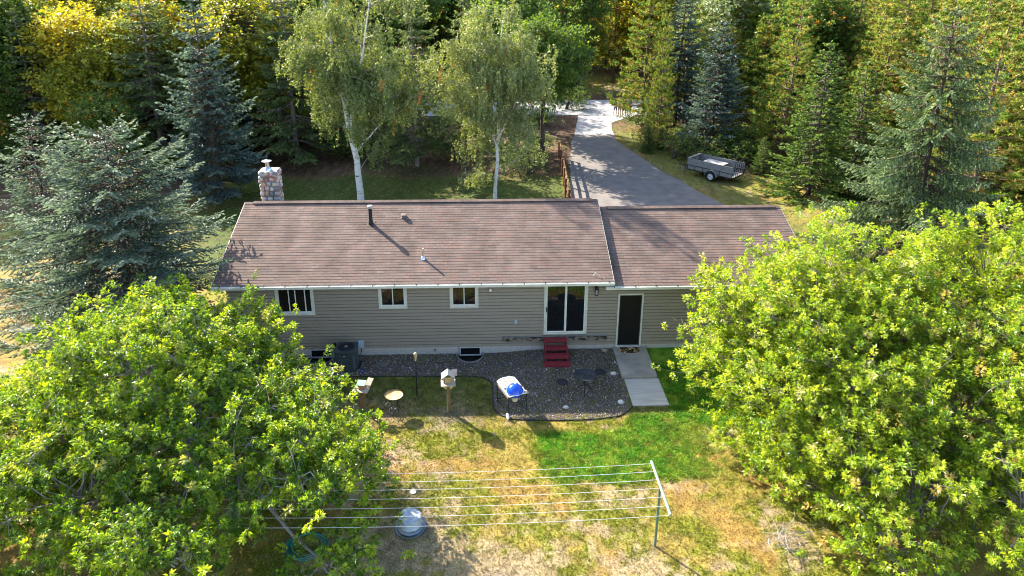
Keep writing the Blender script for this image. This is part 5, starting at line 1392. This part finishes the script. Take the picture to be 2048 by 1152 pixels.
T_('pine_tree', 'yellow green pine beside the bright end of the driveway', 'pine tree', VP[0], 23.4, 37.3, 12.4, 11, .9)
T_('pine_tree', 'slim bare stemmed pine between the driveway and the pale blue spruce', 'pine tree', VP[1], 23.7, 32.6, 10.6, 11, .42)
T_('pine_tree', 'lone pine with a dark trunk beyond the end of the driveway', 'pine tree', VP[0], 24.3, 58.5, 17., 11, .6, .6)
T_('fir_tree', 'dense green fir behind the garage roof end, left of the tall drooping spruce', 'fir tree', VF[0], 29.9, 18.4, 9.4, 9, 1.15)
T_('fir_tree', 'second green fir, slightly shorter, just right of the dense fir', 'fir tree', VF[1], 32.6, 18.6, 8.3, 9, 1.15)
T_('fir_tree', 'small dark fir right of the tall drooping spruce', 'fir tree', VF[0], 38.8, 14.6, 5.2, 9, 1.1, 2.)
T_('fir_tree', 'knee high bright green fir at the rear gate of the trailer', 'fir tree', VF[1], 28.6, 22.9, 2.6, 9, 1.3, 1.)
T_('pine_tree', 'bright green pine above the trailer, left of the firs', 'pine tree', VP[1], 30.8, 25.4, 10.2, 11, 1.0)
T_('pine_tree', 'green pine with thick tufts between the silvery tree and the firs', 'pine tree', VP[0], 32.8, 30.2, 11.6, 11, 1.0, 3.)
T_('deciduous_tree', 'silvery leaved tree above the pines on the right', 'tree', VS[0], 33.0, 42.0, 13.2, 10, 1.25)
T_('deciduous_tree', 'glowing yellow tree at the upper left', 'tree', VY[0], -24.8, 46.5, 13.4, 10, 1.3)
T_('deciduous_tree', 'yellow green tree at the far left edge behind the thin blue spruce', 'tree', VYG[0], -24.5, 31.0, 10.8, 10, 1.2)
T_('deciduous_tree', 'dark limbed tree in front of the glowing yellow one', 'tree', VYG[1], -17.5, 34.0, 10.6, 10, 1.0)
T_('deciduous_tree', 'low green tree at the foot of the dark limbed tree', 'tree', VD[1], -13.6, 21.8, 5.6, 10, 1.2)

T_('spruce_tree', 'shadowed grey green spruce closing the gap between the birches', 'spruce tree', VG[1], 8.4, 31.5, 11.5, 11, 1.1, 2.2)
T_('pine_tree', 'full yellow green pine left of the pale blue spruce, over the driveway end', 'pine tree', VP[1], 27.2, 38.6, 12.0, 11, .8, 1.)
LMK = [('the white trunked birch', 2.3, 18.2), ('the weeping birch', 10.4, 18.), ('the dark blue spruce behind the chimney', -6.2, 18.6), ('the glowing yellow tree', -24.8, 46.5), ('the far end of the driveway', 20.5, 41.),
       ('the pale blue spruce', 26., 36.6), ('the plank trailer', 25.1, 22.1), ('the dense fir behind the garage', 29.9, 18.4), ('the tall drooping spruce', 30., 7.4), ('the silvery leaved tree', 33., 42.), ('the thin blue spruce', -9.3, 6.6)]
def where(x, y):
    """where a tree stands, told from the nearest thing one can find"""
    u = math.atan2(x - 9.8, y + 24.2)
    best = min(LMK, key=lambda q: abs(math.atan2(q[1] - 9.8, q[2] + 24.2) - u) * 60 + abs(q[2] - y) * .35)
    du = u - math.atan2(best[1] - 9.8, best[2] + 24.2); dy = y - best[2]
    side = 'left of' if du < -.03 else ('right of' if du > .03 else ('behind' if dy > 0 else 'before'))
    far = 'close ' if math.hypot(x - best[1], dy) < 5 else ('well ' if math.hypot(x - best[1], dy) < 16 else 'far ')
    if side == 'behind' or side == 'before': return far + side + ' ' + best[0]
    return far + side + ' ' + best[0]
# ---- the forest behind, tree by tree
rf = random.Random(77)
placed = [(-12.3, 25.6), (-6.2, 18.6), (-3.4, 26.5), (13.6, 26.2), (5.1, 25.4), (26, 36.6), (26.7, 28.6), (23.6, 37), (23.7, 32.6), (24.3, 58.5), (29.9, 18.4), (32.6, 18.6), (38.8, 14.6), (30.8, 25.4), (32.8, 30.2), (33, 42), (-24.8, 46.5), (-24.5, 31), (-17.5, 34), (-13.6, 21.8), (2.3, 18.2), (10.4, 18)]
kinds = {'spruce': ([VG, VB], 11, 'spruce_tree', 'spruce tree'), 'pine': ([VP], 11, 'pine_tree', 'pine tree'), 'pineo': ([VPO], 11, 'pine_tree', 'pine tree'),
         'green': ([VD], 10, 'deciduous_tree', 'tree'), 'yg': ([VYG], 10, 'deciduous_tree', 'tree'), 'yellow': ([VY], 10, 'deciduous_tree', 'tree'), 'silver': ([VS], 10, 'deciduous_tree', 'tree'), 'fir': ([VF], 9, 'fir_tree', 'fir tree')}
LAB = {'spruce': ('dark spruce', 'dark spruces of the wood'), 'pine': ('green pine', 'green pines of the wood'),
       'pineo': ('orange tinted pine', 'orange tinted pines'), 'green': ('green leafy tree', 'green leafy trees of the wood'),
       'yg': ('yellow green leafy tree', 'yellow green trees of the wood'), 'yellow': ('golden autumn tree', 'golden trees of the wood'),
       'silver': ('pale silvery tree', 'silvery trees of the wood'), 'fir': ('dense green fir', 'green firs right of the garage')}
def kind_at(x, y):
    u = (x - 9.8) / (y + 24.2)                             # bearing from the viewer's side of the yard
    r = rf.random()
    if u < -.46: return 'yg' if r < .40 else ('yellow' if r < .65 else ('green' if r < .85 else 'spruce'))
    if u < -.28: return 'spruce' if r < .50 else ('green' if r < .8 else 'yg')
    if u < .05: return 'green' if r < .50 else ('spruce' if r < .78 else 'yg')
    if u < .17: return 'green' if r < .65 else ('yg' if r < .8 else 'spruce')
    if u < .26: return 'yellow' if r < .55 else ('yg' if r < .85 else 'pine')
    if u < .40: return 'pine' if r < .8 else 'yg'
    if u < .50: return 'silver' if r < .15 else ('pine' if r < .85 else 'green')
    return 'pineo' if r < .78 else 'pine'
cnt = 0; tries = 0
while cnt < 235 and tries < 20000:
    tries += 1
    y = (24 + 66 * rf.random() ** .9) if cnt > 90 else rf.uniform(25, 39.4); hw = (y + 24) * .78
    x = 9.8 + rf.uniform(-hw, hw)
    if rf.random() < .12: y = rf.uniform(12, 30); x = rf.uniform(36, 56)
    if 39.5 < y < 50.5: continue                           # the road
    if (x - 9.8) / (y + 24.2) < -.42 and y < 39.5 and rf.random() < .6: continue
    if 12.5 < x < 31 and y < 40: continue
    if -8 < x < 15 and y < 26.5: continue
    if 20 < x < 26.5 and 50 < y < 74 : continue
    dmin = 2.3 if y < 39.5 else (2.8 if y < 60 else 3.4)
    if any(math.hypot(x + 1.16 * q - gx0, y - 1.25 * q - gy0) < gr for q in (3, 4.5, 6, 7.5, 9, 10.5, 12, 13.5) for gx0, gy0, gr in ((20.3, 42., 2.2), (19.6, 37.5, 2.2), (22.5, 44., 2.), (17.6, 18.5, 2.8), (20.5, 17.5, 2.8), (19., 25., 2.), (24.6, 20.4, 2.2), (8., 20.5, 2.), (17., 12., 2.), (22., 13., 2.), (22.5, 56., 2.5))): continue
    if any((x - a) ** 2 + (y - b) ** 2 < dmin ** 2 for a, b in placed): continue
    placed.append((x, y))
    k_ = kind_at(x, y)
    if y > 70 and k_ == 'spruce': k_ = 'green'
    if x > 34 and y < 34: k_ = 'pineo' if rf.random() < .6 else 'fir'
    groups_, h0, nm, cat = kinds[k_]
    ms = rf.choice(rf.choice(groups_)); h = rf.uniform(10.5, 14.5) * (1 if y > 36 else .9)
    if k_ == 'fir': h *= .7
    T_(nm, (('tall ' if h > 13 else 'short ' if h < 11.4 else 'mid height ') + LAB[k_][0] + ' ' + where(x, y)), cat, ms, x, y, h, h0, rf.uniform(.9, 1.3) * (1.15 if y > 55 else 1), rf.uniform(0, 6.28), LAB[k_][1])
    cnt += 1
print('forest', cnt, tries)
# understory shrubs and saplings at the wood's edge
sb = 0
spots_b = [(22.6, 29.8), (24.6, 30.6), (23.6, 27.0), (25.4, 25.2), (27.4, 25.6), (22.9, 34.2), (28.4, 26.6), (12.9, 23.6), (13.6, 29.5), (8.0, 27.5), (1.0, 28.0), (-9.5, 24), (-15.5, 27), (-17., 24.), (-20, 27), (-22, 25), (17.6, 44.), (15.0, 38.5), (12.5, 35.5), (-1.5, 31), (3.5, 31.5), (10.2, 30.5), (30.2, 29.), (35, 21), (36.5, 17.5), (34.6, 13.5)]
for x, y in spots_b:
    hb = rf.uniform(1.0, 1.9); T_('shrub', ('knee high' if hb < 1.3 else 'waist high' if hb < 1.6 else 'chest high') + ' leafy shrub ' + where(x, y), 'shrub', VBUSH[rf.random() < .15], x, y, hb, 2.2, rf.uniform(1.2, 1.7), rf.uniform(0, 6.28), 'shrubs along the edge of the wood')
for x, y, h in ((22.0, 28.6, 2.2), (23.2, 29.6, 1.8), (27.3, 27.2, 2.4), (33.6, 15.6, 3.4), (36.2, 11.2, 3.2), (-11.5, 30, 4.)):
    T_('fir_sapling', ('small' if h < 2.3 else 'young') + ' fir sapling ' + where(x, y), 'sapling', VF[rf.random() < .5], x, y, h, 9, 1.2, rf.uniform(0, 6.28), 'fir saplings along the edge of the wood')

# litter of fallen leaves and cones on the forest floor
rgl = np.random.default_rng(55); n = 30000
x = rgl.uniform(-14, 34, n); y = rgl.uniform(9, 42, n)
k = ~inside_drive(x, y) & ~((y > 41) & (y < 49)) & ~((x > -.5) & (x < 22.5) & (y < 9.5)); x, y = x[k], y[k]; n = len(x)
P = np.stack([x, y, ground_z(x, y) + .012], 1)
Dl = norm(np.stack([rgl.normal(size=n), rgl.normal(size=n), rgl.normal(0, .15, n)], 1))
lp_ = np.array([(.24, .12, .06), (.32, .19, .10), (.16, .09, .05), (.12, .14, .03), (.36, .26, .12)])
fl_ = Foliage(); fl_.add(*leaf_quads(P, Dl, norm(np.stack([rgl.normal(0, .3, n), rgl.normal(0, .3, n), np.ones(n)], 1)), rgl.uniform(.07, .15, n), rgl.uniform(.04, .08, n), lp_[rgl.integers(0, 5, n)] * rgl.uniform(.6, 1.2, (n, 1))))
o = bpy.data.objects.new('leaf_litter', fl_.mesh('leaf_litter', vcol('dead_leaf', rough=.9))); link(o); tag(o, 'fallen brown leaves and needles scattered under the trees behind the house', 'leaf litter', kind='stuff')

# people on the road
person('person in a dark top and shorts, leftmost of the walkers on the bright road', 21.7, 41.3, .4, 1.55, (.10, .11, .13), (.08, .10, .16), seed=1)
person('person in a pale pink top, second from left among the walkers', 22.05, 41.0, -.3, 1.70, (.55, .32, .30), (.30, .22, .18), seed=2)
person('person in a dark top with a pale hat, third from left among the walkers', 22.4, 40.7, .2, 1.72, (.06, .06, .09), (.03, .03, .05), hair=(.6, .6, .6), seed=3)
person('person in a grey blue shirt, rightmost of the walkers by the verge', 22.8, 40.5, -.2, 1.78, (.20, .24, .30), (.10, .12, .10), seed=4)
